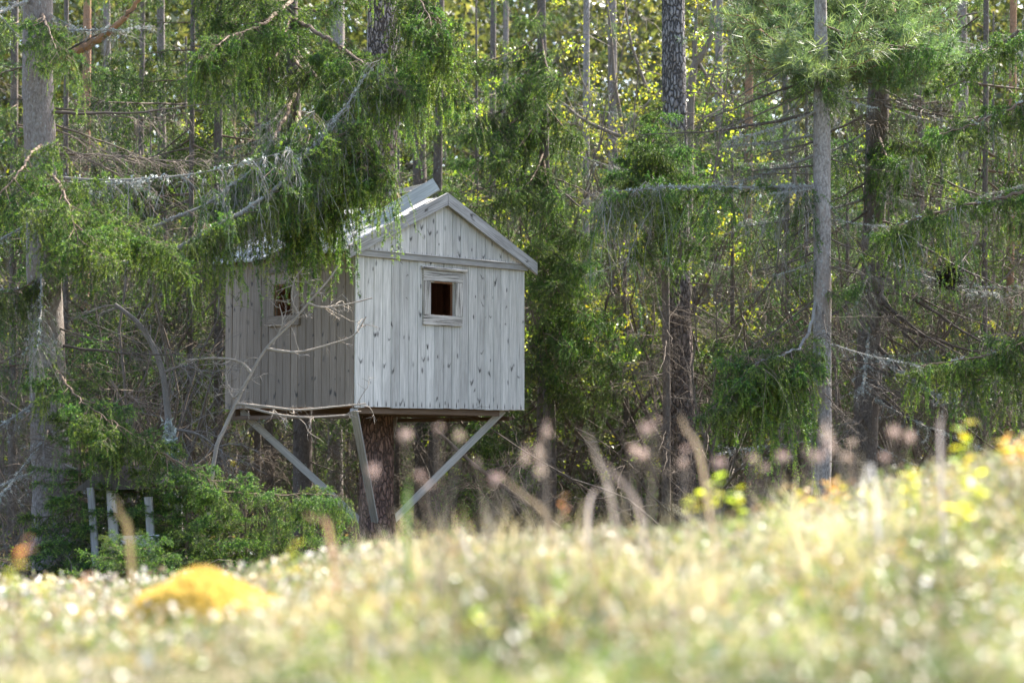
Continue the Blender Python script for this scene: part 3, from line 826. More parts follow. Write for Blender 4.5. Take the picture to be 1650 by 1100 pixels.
def spray_lib(key, n, live, wood, tipf):
    out = []
    for i in range(n):
        rng = np.random.default_rng(len(key) * 977 + i * 13 + int(live * 100)); mb = MB(); ns = 6; wc = np.array(WOODC[wood])
        p = rng.normal(0, 0.035, (ns, 3)); p[:, 2] *= 0.3; D = rng.normal(0, 0.5, (ns, 3)); D[:, 2] = -0.25
        S = walk(p, D, 8, rng.uniform(0.35, 1.0, ns) / 8, 0.42, 0.15, rng)
        V, Q = tubes(S, np.linspace(1, 0.45, 9)[None] * np.full((ns, 1), 0.0030), 3); mb.add(V, Q=Q, col=wc * rng.uniform(0.75, 1.3, (len(V), 1)))
        q, d = along(S, rng.uniform(0.08, 1, (ns, 9))); q = q.reshape(-1, 3); d = d.reshape(-1, 3)
        C = walk(q, d * 0.8 + rng.normal(0, 0.5, q.shape), 3, rng.uniform(0.04, 0.16, len(q)) / 3, 0.25, 0.12, rng)
        V, Q = tubes(C, np.linspace(1, 0.5, 4)[None] * np.full((len(q), 1), 0.0018), 3); mb.add(V, Q=Q, col=wc * rng.uniform(0.8, 1.3, (len(V), 1)))
        al = rng.uniform(0, 1, ns) < live
        for PP, sel, t0 in ((S, al, 0.15), (C, np.repeat(al, 9), 0.0)):
            r_ = needle_cloud(PP, sel, 330, 0.022, 0.0052, rng, (0.030, 0.070, 0.016), (0.085, 0.158, 0.030), (0.25, 0.34, 0.045), tipf, t0=t0)
            if r_: mb.add(r_[0], T=r_[1], m=1, col=r_[2])
        out.append(mb.mesh('spray', [M['branch_bark'], M['needles']]))
    SPRAY[key] = out
spray_lib('green', 6, 1.0, 'live', 0.7)
spray_lib('mixed', 5, 0.55, 'grey', 0.3)
spray_lib('grey', 4, 0.08, 'grey', 0.2)
def frond_lib(n):
    out = []
    for i in range(n):
        rng = np.random.default_rng(600 + i); wb, lb = gen_branch(600 + i, axis_default(0.5, 0.10, 0.0, rng, n=7), r0=0.006, nb=34, bl=0.17, grav=0.3, sub=4, sl=0.09, s0=0.08, tipf=0.6)
        mb = MB()
        for mi, src in enumerate((wb, lb)):
            off = mb.n; mb.V += src.V; mb.C += src.C; mb.Q += [q + off for q in src.Q]; mb.T += [t + off for t in src.T]
            mb.qm += [np.full(len(q), mi) for q in src.Q]; mb.tm += [np.full(len(t), mi) for t in src.T]; mb.n += src.n
        out.append(mb.mesh('spray', [M['branch_bark'], M['needles']]))
    SPRAY['frond'] = out
frond_lib(5)
def custom_branch(t, pts, seed, r0=0.02, nb=26, bl=0.4, hangers=60, hang=0.6, live=1.0, wood='live', lich=0, s0=0.25, **kw):
    """one long bough whose line follows pts (px, py, depth); its side fronds and hanging sprays are sub-parts"""
    A = np.array([at(*p) for p in pts]); P = bez(A, 34) - t.base; rng = np.random.default_rng(seed)
    L = np.linalg.norm(np.diff(P, axis=0), axis=1).sum(); wc = np.array(WOODC[wood])
    wob = rng.normal(0, 0.008, P.shape); wob[0] = 0; P = P + wob
    mb = MB(); V, Q = tubes(P[None], np.linspace(r0, r0 * 0.15, 34)[None], 7); mb.add(V, Q=Q, col=wc * rng.uniform(0.75, 1.15, (len(V), 1)))
    if lich: V, T, c = lichen_tufts(P, rng, int(lich * L), 0.024); mb.add(V, T=T, col=c)
    b = link('branch', mb.mesh('branch', M['branch_bark']), t.root)
    nf = int(nb * 0.36 * L * (0.4 + 0.6 * live))
    for i in range(nf):
        p, d = along(P[None], np.array([[s0 + (1 - s0) * (i + rng.uniform(0, 1)) / nf]])); p = p[0, 0]; d = d[0, 0]; sd = nrm(np.cross((0, 0, 1.0), d))
        a = rng.uniform(0.4, 1.2); q = p + d * math.cos(a) + sd * math.sin(a) * (1 if i % 2 else -1) + np.array((0, 0, rng.uniform(-0.5, 0.35)))
        link('spray', SPRAY['frond'][rng.integers(5)], b, align(p, q, rng.normal(0, 0.3), scale=bl / 0.45 * rng.uniform(0.55, 1.25)))
    nh = int(hangers / 5.2 * L); cl = rng.uniform(s0, 1, max(3, int(6 * L))); cs = rng.uniform(0.55, 1.25, len(cl))
    for i in range(nh):
        k_ = rng.integers(len(cl)); sv = np.clip(cl[k_] + rng.normal(0, 0.05), s0 * 0.8, 1.0); p, d = along(P[None], np.array([[sv]])); p = p[0, 0] + rng.normal(0, 0.13 * bl / 0.4, 3) * (1, 1, 0.35)
        key = 'green' if rng.uniform() < live ** 2 else ('mixed' if rng.uniform() < live else 'grey')
        lst = SPRAY[key]; sc = hang / 0.62 * cs[k_] * rng.uniform(0.6, 1.2)
        link('spray', lst[rng.integers(len(lst))], b, Matrix.Translation(Vector([float(x) for x in p])) @ Matrix.Rotation(rng.uniform(0, 6.28), 4, 'Z') @ Matrix.Scale(sc, 4))

# pine that carries the treehouse
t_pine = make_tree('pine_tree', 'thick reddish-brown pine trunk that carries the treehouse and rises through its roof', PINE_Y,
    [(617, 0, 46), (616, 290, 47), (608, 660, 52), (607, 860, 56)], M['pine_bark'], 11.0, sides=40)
scatter(t_pine, 'pine', 14, 6.5, 11, 1.6, 0.8, (-0.1, 0.4), 3)
# big left spruce
t1 = make_tree('spruce_tree', 'thick grey spruce trunk at the photo edge, tallest trunk beside the small shelter', 20.0,
    [(61, 0, 47), (63, 200, 50), (73, 500, 56), (84, 800, 62), (88, 915, 70)], M['spruce_bark'], 11.0, sides=26)
explicit(t1, [('dark', 182, 335, 150, 19.6), ('lichen', 288, 240, 278, 19.4), ('half', 285, 470, 232, 19.3), ('dead', 246, 180, 238, 19.6),
    ('dark', 100, 228, -8, 19.4), ('dark', 160, -40, 150, 19.8), ('live', 310, 170, 390, 18.4), ('curtain', 330, 270, 400, 19.2),
    ('curtain', 440, -30, 470, 18.9), ('dark', 550, 330, 555, 19.6), ('dark', 590, -40, 590, 19.6), ('lichen', 690, -20, 800, 19.0), ('dead', 470, -30, 465, 19.5),
    ('dead', 640, -10, 690, 19.0), ('half', 420, 60, 560, 18.6), ('dead', 610, 200, 640, 19.0), ('lichen', 850, 200, 900, 18.8), ('lichen', 740, 330, 800, 19.4), ('dead', 780, 380, 850, 19.3), ('dead', 800, 300, 880, 19.0), ('lichen', 830, 420, 880, 19.6), ('dead', 820, 20, 905, 19.0),
    ('dead', 790, 160, 850, 18.9), ('dead', 760, 10, 800, 19.0), ('half', 10, 190, 60, 19.6), ('dead', 215, 330, 330, 20.5), ('dead', 190, 300, 250, 20.6)], 11)
scatter(t1, ['live', 'curtain'], 12, 5.4, 11, 2.0, 0.6, (-0.3, 0.1), 12)
scatter(t1, ['dead', 'dead', 'lichen'], 18, -0.8, 5.2, 1.2, 1.6, (-0.5, 0.1), 13)
custom_branch(t1, [(80, 440, 20.0), (180, 425, 19.9), (275, 403, 19.9), (375, 350, 20.0), (440, 308, 20.1), (482, 262, 20.3), (525, 212, 20.5), (603, 108, 20.9)], 77,
    r0=0.034, nb=24, bl=0.34, grav=0.5, sub=6, sl=0.12, s0=0.25, live=0.7, wood='grey', lich=30, hangers=80, hang=0.66)
custom_branch(t1, [(82, 400, 20.0), (200, 380, 20.4), (330, 330, 20.7), (420, 262, 20.9), (500, 205, 21.0)], 78,
    r0=0.024, nb=18, bl=0.32, grav=0.5, sub=5, sl=0.11, s0=0.25, live=0.55, wood='grey', lich=26, hangers=55, hang=0.6)
G_ = dict(grav=0.45, sub=8, sl=0.13, s0=0.2, tipf=0.6)
custom_branch(t1, [(84, 585, 20.0), (98, 605, 19.2), (130, 645, 18.7), (200, 690, 18.4)], 61, r0=0.02, nb=38, bl=0.34, hangers=34, hang=0.5, **G_)
custom_branch(t1, [(86, 670, 20.0), (170, 690, 19.1), (270, 735, 18.7), (350, 780, 18.6)], 62, r0=0.022, nb=34, bl=0.36, hangers=30, hang=0.36, **G_)
custom_branch(t1, [(88, 770, 20.0), (230, 780, 19.2), (380, 795, 18.9), (540, 798, 19.0)], 63, r0=0.024, nb=20, bl=0.30, hangers=24, hang=0.5, **G_)
custom_branch(t1, [(70, 230, 20.0), (50, 250, 19.2), (20, 290, 18.5), (-30, 340, 18.2)], 64, r0=0.02, nb=28, bl=0.36, hangers=34, hang=0.5, **G_)
custom_branch(t1, [(74, 280, 20.0), (90, 290, 19.0), (110, 330, 18.2), (125, 390, 17.8)], 65, r0=0.02, nb=30, bl=0.34, hangers=36, hang=0.45, **G_)
custom_branch(t1, [(76, 330, 20.0), (130, 330, 19.3), (200, 360, 18.9), (275, 400, 18.7)], 66, r0=0.02, nb=36, bl=0.36, hangers=46, hang=0.45, **G_)
custom_branch(t1, [(66, 20, 20.0), (75, 40, 19.3), (95, 90, 18.8)], 67, r0=0.016, nb=26, bl=0.28, hangers=30, hang=0.4, **G_)
# spruce behind the house with boughs over the roof
t2 = make_tree('spruce_tree', 'dark spruce standing behind the treehouse with green boughs hanging over its roof', 25.4,
    [(470, 0, 20), (474, 170, 22), (482, 450, 26), (487, 660, 29), (488, 810, 32)], M['dark_bark'], 11.5)
custom_branch(t1, [(76, 108, 20.0), (130, 80, 19.8), (190, 40, 19.6), (225, -5, 19.5), (255, -70, 19.4)], 68, r0=0.05, nb=3, bl=0.25, hangers=6, hang=0.3, wood='red', lich=8)
B_ = dict(hangers=36, s0=0.3)
custom_branch(t2, [(470, -200, 25.4), (560, -150, 23.6), (655, -40, 22.0), (704, 60, 21.2)], 81, r0=0.03, nb=26, bl=0.34, hang=0.75, **B_)
custom_branch(t2, [(474, 30, 25.4), (540, 70, 23.2), (595, 110, 21.6), (632, 145, 21.0)], 82, r0=0.028, nb=30, bl=0.32, hang=0.62, **B_)
custom_branch(t2, [(474, 80, 25.4), (530, 150, 23.0), (570, 215, 21.4), (592, 275, 20.9)], 83, r0=0.026, nb=34, bl=0.28, hang=0.72, **B_)
custom_branch(t2, [(478, 180, 25.4), (500, 230, 23.2), (515, 290, 21.6), (530, 330, 21.2)], 84, r0=0.024, nb=30, bl=0.26, hang=0.62, **B_)
custom_branch(t2, [(476, 120, 25.4), (600, 90, 24.6), (680, 100, 23.6), (715, 150, 23.0)], 85, r0=0.026, nb=22, bl=0.34, hang=0.6, **B_)
custom_branch(t2, [(476, 150, 25.4), (440, 230, 23.0), (415, 300, 21.6), (395, 350, 21.2)], 86, r0=0.024, nb=20, bl=0.28, hang=0.62, **dict(B_, live=0.6))
custom_branch(t2, [(478, 190, 25.4), (470, 270, 23.0), (470, 325, 21.7), (480, 355, 21.2)], 87, r0=0.024, nb=24, bl=0.28, hang=0.68, **dict(B_, live=0.65))
custom_branch(t2, [(472, 0, 25.4), (420, 40, 23.8), (370, 60, 22.8), (330, 90, 22.4)], 89, r0=0.026, nb=24, bl=0.34, hang=0.62, **B_)
explicit(t2, [('live', 20, 420, 60, 23.6), ('curtain', 60, 400, 110, 23.8), ('live', 90, 520, 110, 23.6), ('half', 120, 370, 150, 24.0), ('curtain', 10, 340, 30, 24.0),
    ('half', 150, 430, 200, 24.0), ('half', 200, 350, 240, 24.5)], 15)
scatter(t2, ['live', 'curtain'], 16, 4.6, 11.2, 2.2, 0.7, (-0.3, 0.0), 16)
scatter(t2, 'dead', 30, -0.8, 4.2, 0.9, 1.2, (-0.5, 0.1), 17)
# pine on the right
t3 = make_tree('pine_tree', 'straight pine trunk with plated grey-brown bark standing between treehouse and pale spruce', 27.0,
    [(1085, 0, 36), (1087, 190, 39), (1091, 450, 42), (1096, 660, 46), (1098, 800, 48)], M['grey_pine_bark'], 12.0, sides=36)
scatter(t3, 'dead', 22, -0.6, 4.8, 1.0, 1.2, (-0.5, 0.2), 20)
scatter(t3, 'pine', 12, 7.0, 12, 1.8, 0.8, (-0.1, 0.4), 21)
# young spruce in front of that pine
t4 = make_tree('young_spruce_tree', 'slim dark young spruce whose bare lower stem stands in front of the pine', 25.2,
    [(1058, 175, 3), (1066, 300, 8), (1072, 440, 12), (1074, 650, 13), (1073, 850, 15)], M['dark_bark'], 4.1)
explicit(t4, [('live', 185, 1010, 235, 24.6), ('live', 190, 1120, 215, 24.8), ('live', 215, 985, 285, 24.2), ('live', 240, 1135, 285, 24.4), ('short', 178, 1040, 190, 24.8), ('short', 180, 1090, 190, 24.8),
    ('live', 260, 1060, 300, 23.6), ('curtain', 290, 960, 340, 24.4), ('curtain', 300, 1150, 350, 24.4), ('curtain', 330, 1010, 400, 24.0), ('curtain', 340, 1130, 400, 24.2), ('half', 380, 950, 440, 24.6), ('half', 390, 1180, 430, 24.6),
    ('live', 230, 1060, 250, 23.9), ('live', 195, 1030, 240, 24.0), ('live', 200, 1100, 250, 24.0), ('live', 235, 1020, 300, 23.8), ('live', 245, 1110, 305, 23.8), ('live', 220, 1000, 260, 24.6), ('live', 270, 985, 320, 24.0), ('live', 265, 1150, 310, 24.3), ('short', 172, 1055, 165, 24.9), ('short', 185, 1050, 215, 24.6), ('live', 205, 1070, 215, 24.2), ('curtain', 280, 1100, 320, 24.0)], 22)
scatter(t4, 'dead', 34, -0.6, 1.9, 0.7, 0.9, (-0.4, 0.1), 23)
# pale grey spruce on the right
t5 = make_tree('spruce_tree', 'pale grey slender spruce trunk standing alone in front on the right, with side boughs', 21.0,
    [(1322, 20, 20), (1324, 200, 27), (1325, 500, 29), (1324, 700, 31), (1322, 880, 34)], M['pale_bark'], 9.0, sides=24)
custom_branch(t5, [(1318, 300, 21.0), (1240, 303, 21.1), (1150, 302, 21.3), (1060, 303, 21.5), (965, 312, 21.7)], 91, r0=0.02, nb=16, bl=0.28, s0=0.06, live=0.5, wood='grey', lich=40, hangers=64, hang=0.7)
custom_branch(t5, [(1318, 480, 21.0), (1298, 545, 20.7), (1265, 570, 20.4), (1220, 585, 20.2), (1180, 625, 20.0)], 92, r0=0.02, nb=46, bl=0.42, grav=0.4, sub=9, sl=0.13, s0=0.25, live=1.0, wood='grey', hangers=130, hang=0.7, tipf=0.6)
explicit(t5, [('dark', 118, 1095, 190, 21.3), ('dead', 140, 1120, 205, 20.6), ('dark', 182, 1020, 200, 21.6), ('lichen', 150, 1420, 172, 20.6), ('dead', 158, 1480, 150, 21.5), ('lichen', 350, 1430, 358, 21.0),
    ('dark', 225, 1170, 245, 21.2), ('dark', 330, 1200, 350, 21.8), ('dark', 400, 1160, 430, 21.4), ('dark', 600, 1180, 650, 21.2), ('dark', 530, 1420, 560, 21.4), ('dark', 250, 1440, 270, 21.3), ('dark', 572, 1450, 582, 20.8), ('lichen', 300, 1240, 308, 20.6), ('dead', 230, 1230, 240, 20.4), ('dead', 280, 1180, 270, 21.6), ('dead', 420, 1400, 470, 20.7), ('curtain', 470, 1385, 455, 20.4), ('curtain', 60, 1290, 140, 20.4),
    ('half', 100, 1360, 160, 20.4), ('curtain', 90, 1330, 150, 20.2), ('dark', 340, 1180, 420, 21.4), ('dark', 265, 1160, 262, 21.2), ('dark', 470, 1190, 560, 21.2), ('dark', 380, 1460, 420, 20.8), ('dead', 640, 1400, 700, 20.6), ('dead', 660, 1230, 740, 20.5), ('dead', 430, 1190, 470, 20.8), ('half', 410, 1250, 440, 20.5)], 24)
scatter(t5, ['curtain', 'live'], 10, 4.2, 9, 1.6, 0.5, (-0.3, 0.0), 25)
scatter(t5, ['dead', 'lichen', 'dead'], 26, -0.7, 4.2, 0.8, 1.3, (-0.5, 0.1), 26)
# dark pine right of it
t6 = make_tree('pine_tree', 'dark rough pine trunk just right of the pale spruce, with a low curving stem', 24.0,
    [(1432, -20, 24), (1418, 110, 34), (1412, 250, 36), (1405, 450, 36), (1397, 620, 38), (1393, 760, 42)], M['dark_bark'], 10.0, sides=26)
explicit(t6, [('pine', -40, 1350, 110, 21.4), ('pine', -20, 1460, 90, 21.4), ('pine', -60, 1290, 50, 22.0), ('pine', -50, 1250, 110, 22.4), ('pine', 10, 1400, 130, 21.8), ('pine', -40, 1210, 40, 22.5), ('pine', 0, 1490, 150, 22.4),
    ('pine', -80, 1400, 40, 21.5), ('pine', -30, 1330, 30, 21.8), ('pine', 40, 1350, 150, 21.2), ('pine', 60, 1300, 165, 20.5), ('pine', 70, 1450, 170, 21.6), ('pine', 50, 1240, 130, 20.8), ('pine', 0, 1260, 140, 21.8), ('pine', -30, 1200, 90, 22.0), ('pine', 30, 1500, 120, 21.6), ('pine', -60, 1180, 20, 22.4), ('dark', 158, 1565, 150, 23.6), ('dark', 162, 1600, 180, 23.0), ('lichen', 150, 1620, 215, 23.6), ('curtain', 200, 1500, 240, 22.8), ('curtain', 210, 1440, 260, 22.4), ('dark', 310, 1600, 300, 23.5),
    ('lichen', 305, 1480, 320, 23.0), ('dark', 470, 1640, 620, 23.2), ('dark', 480, 1660, 690, 23.0), ('dark', 440, 1620, 520, 23.2), ('dark', 560, 1600, 690, 23.0), ('lichen', 560, 1540, 640, 22.6), ('dark', 600, 1520, 740, 22.8), ('dark', 400, 1640, 460, 24.6), ('lichen', 412, 1610, 462, 22.7), ('dark', 405, 1580, 470, 22.9), ('half', 400, 1560, 450, 23.4),
    ('dark', 500, 1330, 560, 24.6), ('half', 420, 1370, 500, 22.8), ('dark', 520, 1560, 600, 24.5), ('dark', 230, 1660, 330, 23.4), ('dark', 280, 1290, 330, 23.0), ('dark', 300, 1560, 250, 23.0), ('dark', 380, 1600, 350, 22.8), ('dark', 460, 1580, 560, 22.6), ('dark', 500, 1700, 560, 22.6), ('dark', 590, 1660, 640, 22.4), ('dark', 630, 1600, 720, 22.6), ('dark', 330, 1250, 400, 23.2), ('dark', 450, 1270, 530, 23.0), ('dark', 350, 1680, 470, 23.2), ('dark', 540, 1690, 760, 22.6), ('dark', 430, 1700, 600, 22.4), ('dark', 250, 1560, 300, 22.6)], 27)
scatter(t6, ['dead', 'dead', 'lichen', 'half'], 44, -0.6, 5.0, 1.4, 1.6, (-0.6, 0.1), 28)
scatter(t6, 'pine', 10, 5.6, 10, 1.8, 0.9, (-0.1, 0.4), 29)
# spruce just outside the right edge with boughs reaching in
t7 = make_tree('spruce_tree', 'spruce at the right picture edge whose dark boughs reach in from outside', 22.0, [(1790, 0, 40), (1800, 700, 50)], M['spruce_bark'], 10.5)
for i, pts in enumerate(([(1790, 90, 22), (1700, 130, 21.6), (1620, 180, 21.3), (1500, 222, 21.0)], [(1792, 250, 22), (1700, 290, 21.5), (1600, 322, 21.2), (1500, 345, 21.0), (1425, 372, 20.9)],
        [(1790, -30, 22), (1700, 20, 21.8), (1610, 70, 21.7), (1540, 105, 21.6)], [(1795, 480, 22), (1700, 540, 21.6), (1600, 570, 21.3), (1480, 590, 21.2)])):
    custom_branch(t7, pts, 95 + i, r0=0.03, nb=26, bl=0.36, grav=0.5, sub=7, sl=0.12, s0=0.2, live=0.85, lich=8, hangers=40, hang=0.55)
scatter(t7, ['curtain', 'half', 'dead', 'dead', 'lichen'], 44, -0.3, 5.0, 1.6, 2.0, (-0.5, 0.0), 30)
scatter(t7, ['live', 'curtain'], 16, 5, 10.4, 2.0, 0.6, (-0.3, 0.0), 31)
# dark spruce behind the gable
t8 = make_tree('spruce_tree', 'dense dark green spruce just right of the treehouse gable', 27.5, [(872, -20, 14), (878, 300, 17), (884, 600, 20), (886, 780, 22)], M['dark_bark'], 10.0)
explicit(t8, [('curtain', 120, 770, 190, 26.4), ('live', 140, 760, 220, 26.2), ('curtain', 180, 800, 260, 26.0), ('curtain', 160, 930, 220, 26.2), ('live', 200, 740, 270, 26.8), ('curtain', 240, 820, 310, 26.2), ('curtain', 250, 900, 320, 26.0),
    ('half', 300, 1010, 330, 26.6), ('curtain', 320, 950, 380, 26.2), ('curtain', 360, 930, 430, 26.0), ('live', 400, 960, 440, 26.2), ('live', 430, 900, 470, 25.9), ('curtain', 440, 970, 520, 26.2), ('curtain', 470, 920, 560, 26.0), ('live', 500, 980, 600, 26.0),
    ('dark', 285, 990, 350, 26.2), ('dark', 275, 720, 300, 26.5), ('dead', 280, 990, 300, 26.0), ('live', 350, 860, 400, 25.9), ('curtain', 60, 900, 130, 26.0), ('curtain', 80, 800, 140, 26.4), ('live', 520, 860, 600, 26.4), ('curtain', 560, 940, 650, 26.4), ('live', 380, 820, 420, 26.6)], 33)
scatter(t8, ['curtain', 'live', 'half'], 30, 1.0, 9.8, 1.6, 0.6, (-0.4, 0.0), 34)
scatter(t8, 'dead', 24, -0.7, 1.6, 0.9, 1.0, (-0.4, 0.0), 35)

# whole crowns for trees deeper in the wood
def crown_mesh(seed, zones):
    """zones: (kind, count, z0, z1, length low, length high, pitch lo, pitch hi)"""
    rng = np.random.default_rng(seed); cb = MB()
    for kind, n, z0, z1, l0, l1, p0, p1 in zones:
        prot = []
        for j in range(5):
            if kind == 'live': kw = dict(nb=13, bl=0.5, grav=0.35, sub=5, sl=0.17, r0=0.016, per_m=60, nl=0.04, nw=0.015, hangers=7, hang=0.5, tk=2, cd=(0.030, 0.066, 0.020), cm=(0.070, 0.135, 0.034), ct=(0.22, 0.31, 0.05))
            elif kind == 'thin': kw = dict(nb=10, bl=0.5, grav=0.35, sub=4, sl=0.18, r0=0.014, per_m=55, nl=0.04, nw=0.015, live=0.4, hangers=7, hang=0.5, wood='dead', tk=2)
            else: kw = dict(nb=10, bl=0.55, grav=0.16, sub=4, sl=0.24, live=0.0, wood='dead', wig=0.24, r0=0.012, hangers=3, hang=0.4, tk=2)
            prot.append(gen_branch(seed * 31 + j, axis_default(2.0, rng.uniform(0.03, 0.12), rng.uniform(-0.08, 0.12), rng, n=8, wob=0.05), **kw))
        for i in range(n):
            f = (i + rng.uniform(0, 1)) / n; z = z0 + (z1 - z0) * f; a = rng.uniform(0, 2 * math.pi); p = rng.uniform(p0, p1)
            L = (l0 + (l1 - l0) * f) * rng.uniform(0.65, 1.25) / 2.0
            X = np.array(align((0, 0, z), (math.cos(a) * math.cos(p), math.sin(a) * math.cos(p), z + math.sin(p)), rng.normal(0, 0.3), scale=1.0))
            for mi, src in enumerate(prot[rng.integers(5)]):
                if not src.n: continue
                V = np.concatenate(src.V) * L @ X[:3, :3].T + X[:3, 3]; off = cb.n
                cb.V.append(V); cb.C += src.C; cb.n += len(V)
                cb.Q += [q + off for q in src.Q]; cb.T += [t + off for t in src.T]; cb.qm += [np.full(len(q), mi) for q in src.Q]; cb.tm += [np.full(len(t), mi) for t in src.T]
    return cb.mesh('crown', [M['branch_bark'], M['needles']])
CR = {'forest': [crown_mesh(401, [('dead', 24, 0.2, 4.4, 1.2, 1.6, -0.5, 0.2), ('thin', 20, 2.0, 6.5, 1.6, 1.9, -0.5, 0.0), ('live', 15, 4.4, 8.6, 2.2, 0.7, -0.4, 0.1)]),
                 crown_mesh(402, [('dead', 22, 0.2, 3.6, 1.2, 1.6, -0.5, 0.2), ('live', 24, 2.2, 8.2, 2.1, 0.6, -0.4, 0.1)])],
      'under': [crown_mesh(403, [('live', 34, 0.5, 6.0, 1.5, 0.35, -0.4, 0.1)]), crown_mesh(404, [('thin', 10, 0.3, 2.0, 1.3, 1.4, -0.4, 0.1), ('live', 24, 1.6, 5.5, 1.5, 0.35, -0.4, 0.1)])],
      'pole': [crown_mesh(405, [('dead', 44, 0.2, 6.8, 1.2, 1.5, -0.6, 0.2), ('thin', 8, 4.0, 9.0, 1.3, 0.8, -0.4, 0.1)])]}
def put_crown(t, kind, idx, s, rz):
    lst = CR[kind]; o = link('crown', lst[idx % len(lst)], t.root); o.rotation_euler = (0, 0, rz); o.scale = (s, s, s)

# slim trunks deeper in the wood, each read off the photo: px at horizon, depth, width px, lean px over 700, bark, crown, label
mids = [(135, 31, 15, 6, 'red_bark', 'pole', 'reddish slim trunk between the big left spruce and the treehouse'),
    (265, 28, 15, -6, 'spruce_bark', 'forest', 'slim grey trunk behind the leaning lichen-covered stem'),
    (352, 27, 15, 0, 'dark_bark', 'forest', 'slim dark trunk beside the shaded side wall of the treehouse'),
    (222, 30, 10, 8, 'dark_bark', 'pole', 'very thin dark stem left of the leaning lichen-covered stem'),
    (180, 34, 13, -8, 'spruce_bark', 'forest', 'slim dim trunk above the small wooden shelter'),
    (435, 29, 10, -4, 'dark_bark', 'pole', 'thin dark stem seen behind the left brace under the treehouse'),
    (540, 36, 24, 5, 'pale_bark', 'forest', 'greyish trunk under the treehouse between the dark spruce and the pine'),
    (680, 31, 23, -6, 'dark_bark', 'forest', 'dark trunk under the treehouse floor, right of its pine'),
    (699, 29.5, 16, 10, 'dark_bark', 'pole', 'brown trunk rising behind the ridge of the treehouse roof'),
    (791, 33, 11, 4, 'dark_bark', 'forest', 'thin dark stem below the right brace of the treehouse'),
    (943, 32, 12, 2, 'pale_bark', 'pole', 'thin pale grey trunk with bare top right of the treehouse'),
    (992, 35, 17, -6, 'spruce_bark', 'pole', 'brownish trunk behind the young spruce, left of the pine'),
    (1202, 34, 15, 6, 'red_bark', 'forest', 'reddish slim pine stem between the grey pine and the pale spruce'),
    (1272, 32, 11, -8, 'dark_bark', 'forest', 'thin dark stem just left of the pale spruce'),
    (1155, 37, 14, 4, 'spruce_bark', 'forest', 'dim trunk right of the grey pine, deep in the wood'),
    (1480, 33, 13, 6, 'dark_bark', 'forest', 'thin dim stem right of the dark pine'),
    (1560, 36, 18, -10, 'spruce_bark', 'forest', 'dim spruce trunk behind the dead branches at far right'),
    (1625, 29, 13, 8, 'red_bark', 'pole', 'slim brown trunk near the right picture edge'),
    (305, 26.5, 9, 6, 'dark_bark', 'forest', 'thin dark spruce stem between the lichen-covered stem and the treehouse'),
    (415, 31, 11, 0, 'dark_bark', 'forest', 'thin green-crowned spruce seen over the treehouse eave'),
    (1585, 26, 10, 4, 'dark_bark', 'forest', 'thin spruce stem among the dead branches near the right edge'),
    (105, 26, 9, 2, 'dark_bark', 'forest', 'thin spruce stem close beside the big left trunk'),
    (20, 28, 14, 4, 'dark_bark', 'forest', 'slim dark trunk at the left picture edge behind the big spruce')]
for i, (px, d, w, lean, bm, ck, lab) in enumerate(mids):
    t = make_tree('slim_tree', lab, d, [(px + lean, 0, w * 0.86), (px + lean * 0.5, 350, w * 0.95), (px, 700, w), (px - lean * 0.1, 790, w * 1.08)], M[bm], 7.6 + (i * 37 % 40) / 30, group='slim trunks in the wood', sides=12)
    put_crown(t, ck, i, 0.9 + 0.02 * (i % 7), i * 2.1)
# landmarks used to say where a background thing shows
MARKS = [(0, 'the left picture edge'), (75, 'the big left spruce'), (150, 'the small shelter'), (270, 'the lichen-covered stem'), (365, 'the treehouse side wall'), (487, 'the dark spruce behind the house'), (608, 'the treehouse pine'), (845, 'the right treehouse corner'), (945, 'the thin pale trunk'), (1090, 'the grey pine'), (1202, 'the reddish slim stem'), (1325, 'the pale spruce'), (1400, 'the dark pine'), (1560, 'the far-right dim trunk'), (1650, 'the right picture edge')]
ORD = ['nearest', 'second nearest', 'third nearest', 'fourth nearest', 'fifth nearest', 'sixth nearest', 'seventh nearest', 'eighth nearest', 'ninth nearest', 'tenth nearest', 'eleventh nearest', 'twelfth nearest', 'farthest']
def place_labels(items, what):
    """items: list of (px, depth) -> a label each, told apart by neighbours and depth"""
    bins = {}
    for n_, (px, d) in enumerate(items):
        k_ = max(0, min(len(MARKS) - 2, sum(px >= m[0] for m in MARKS) - 1)); bins.setdefault(k_, []).append((d, n_))
    out = [None] * len(items)
    for k_, l_ in bins.items():
        l_.sort()
        for r_, (d, n_) in enumerate(l_):
            a_, b_ = MARKS[k_][1], MARKS[k_ + 1][1]
            out[n_] = (f'{what} between {a_} and {b_}' if len(l_) == 1 else f'{ORD[min(r_, 12)]} {what} between {a_} and {b_}')
    return out
rng = np.random.default_rng(21)
spots = [(-60 + 1770 * (i + rng.uniform(0.1, 0.9)) / 10, rng.uniform(42, 60), rng.uniform(5, 10)) for i in range(10)]
labs = place_labels([s_[:2] for s_ in spots], 'dim slender tree')
for i, (px, d, w) in enumerate(spots):
    t = make_tree('background_tree', labs[i], d, [(px + rng.uniform(-15, 15), 0, w), (px, 700, w * 1.25)], M[['spruce_bark', 'dark_bark', 'red_bark', 'pale_bark'][i % 4]], rng.uniform(8.5, 10.5), group='trees deep in the wood', sides=10)
    put_crown(t, ['forest', 'forest', 'pole', 'forest'][i % 4], i // 2, rng.uniform(0.9, 1.2), rng.uniform(0, 6.28))
spots = [(-40 + 1740 * (i + rng.uniform(0.15, 0.85)) / 20, rng.uniform(58, 76), rng.uniform(6, 9)) for i in range(20)]
labs = place_labels([s_[:2] for s_ in spots], 'far tall conifer')
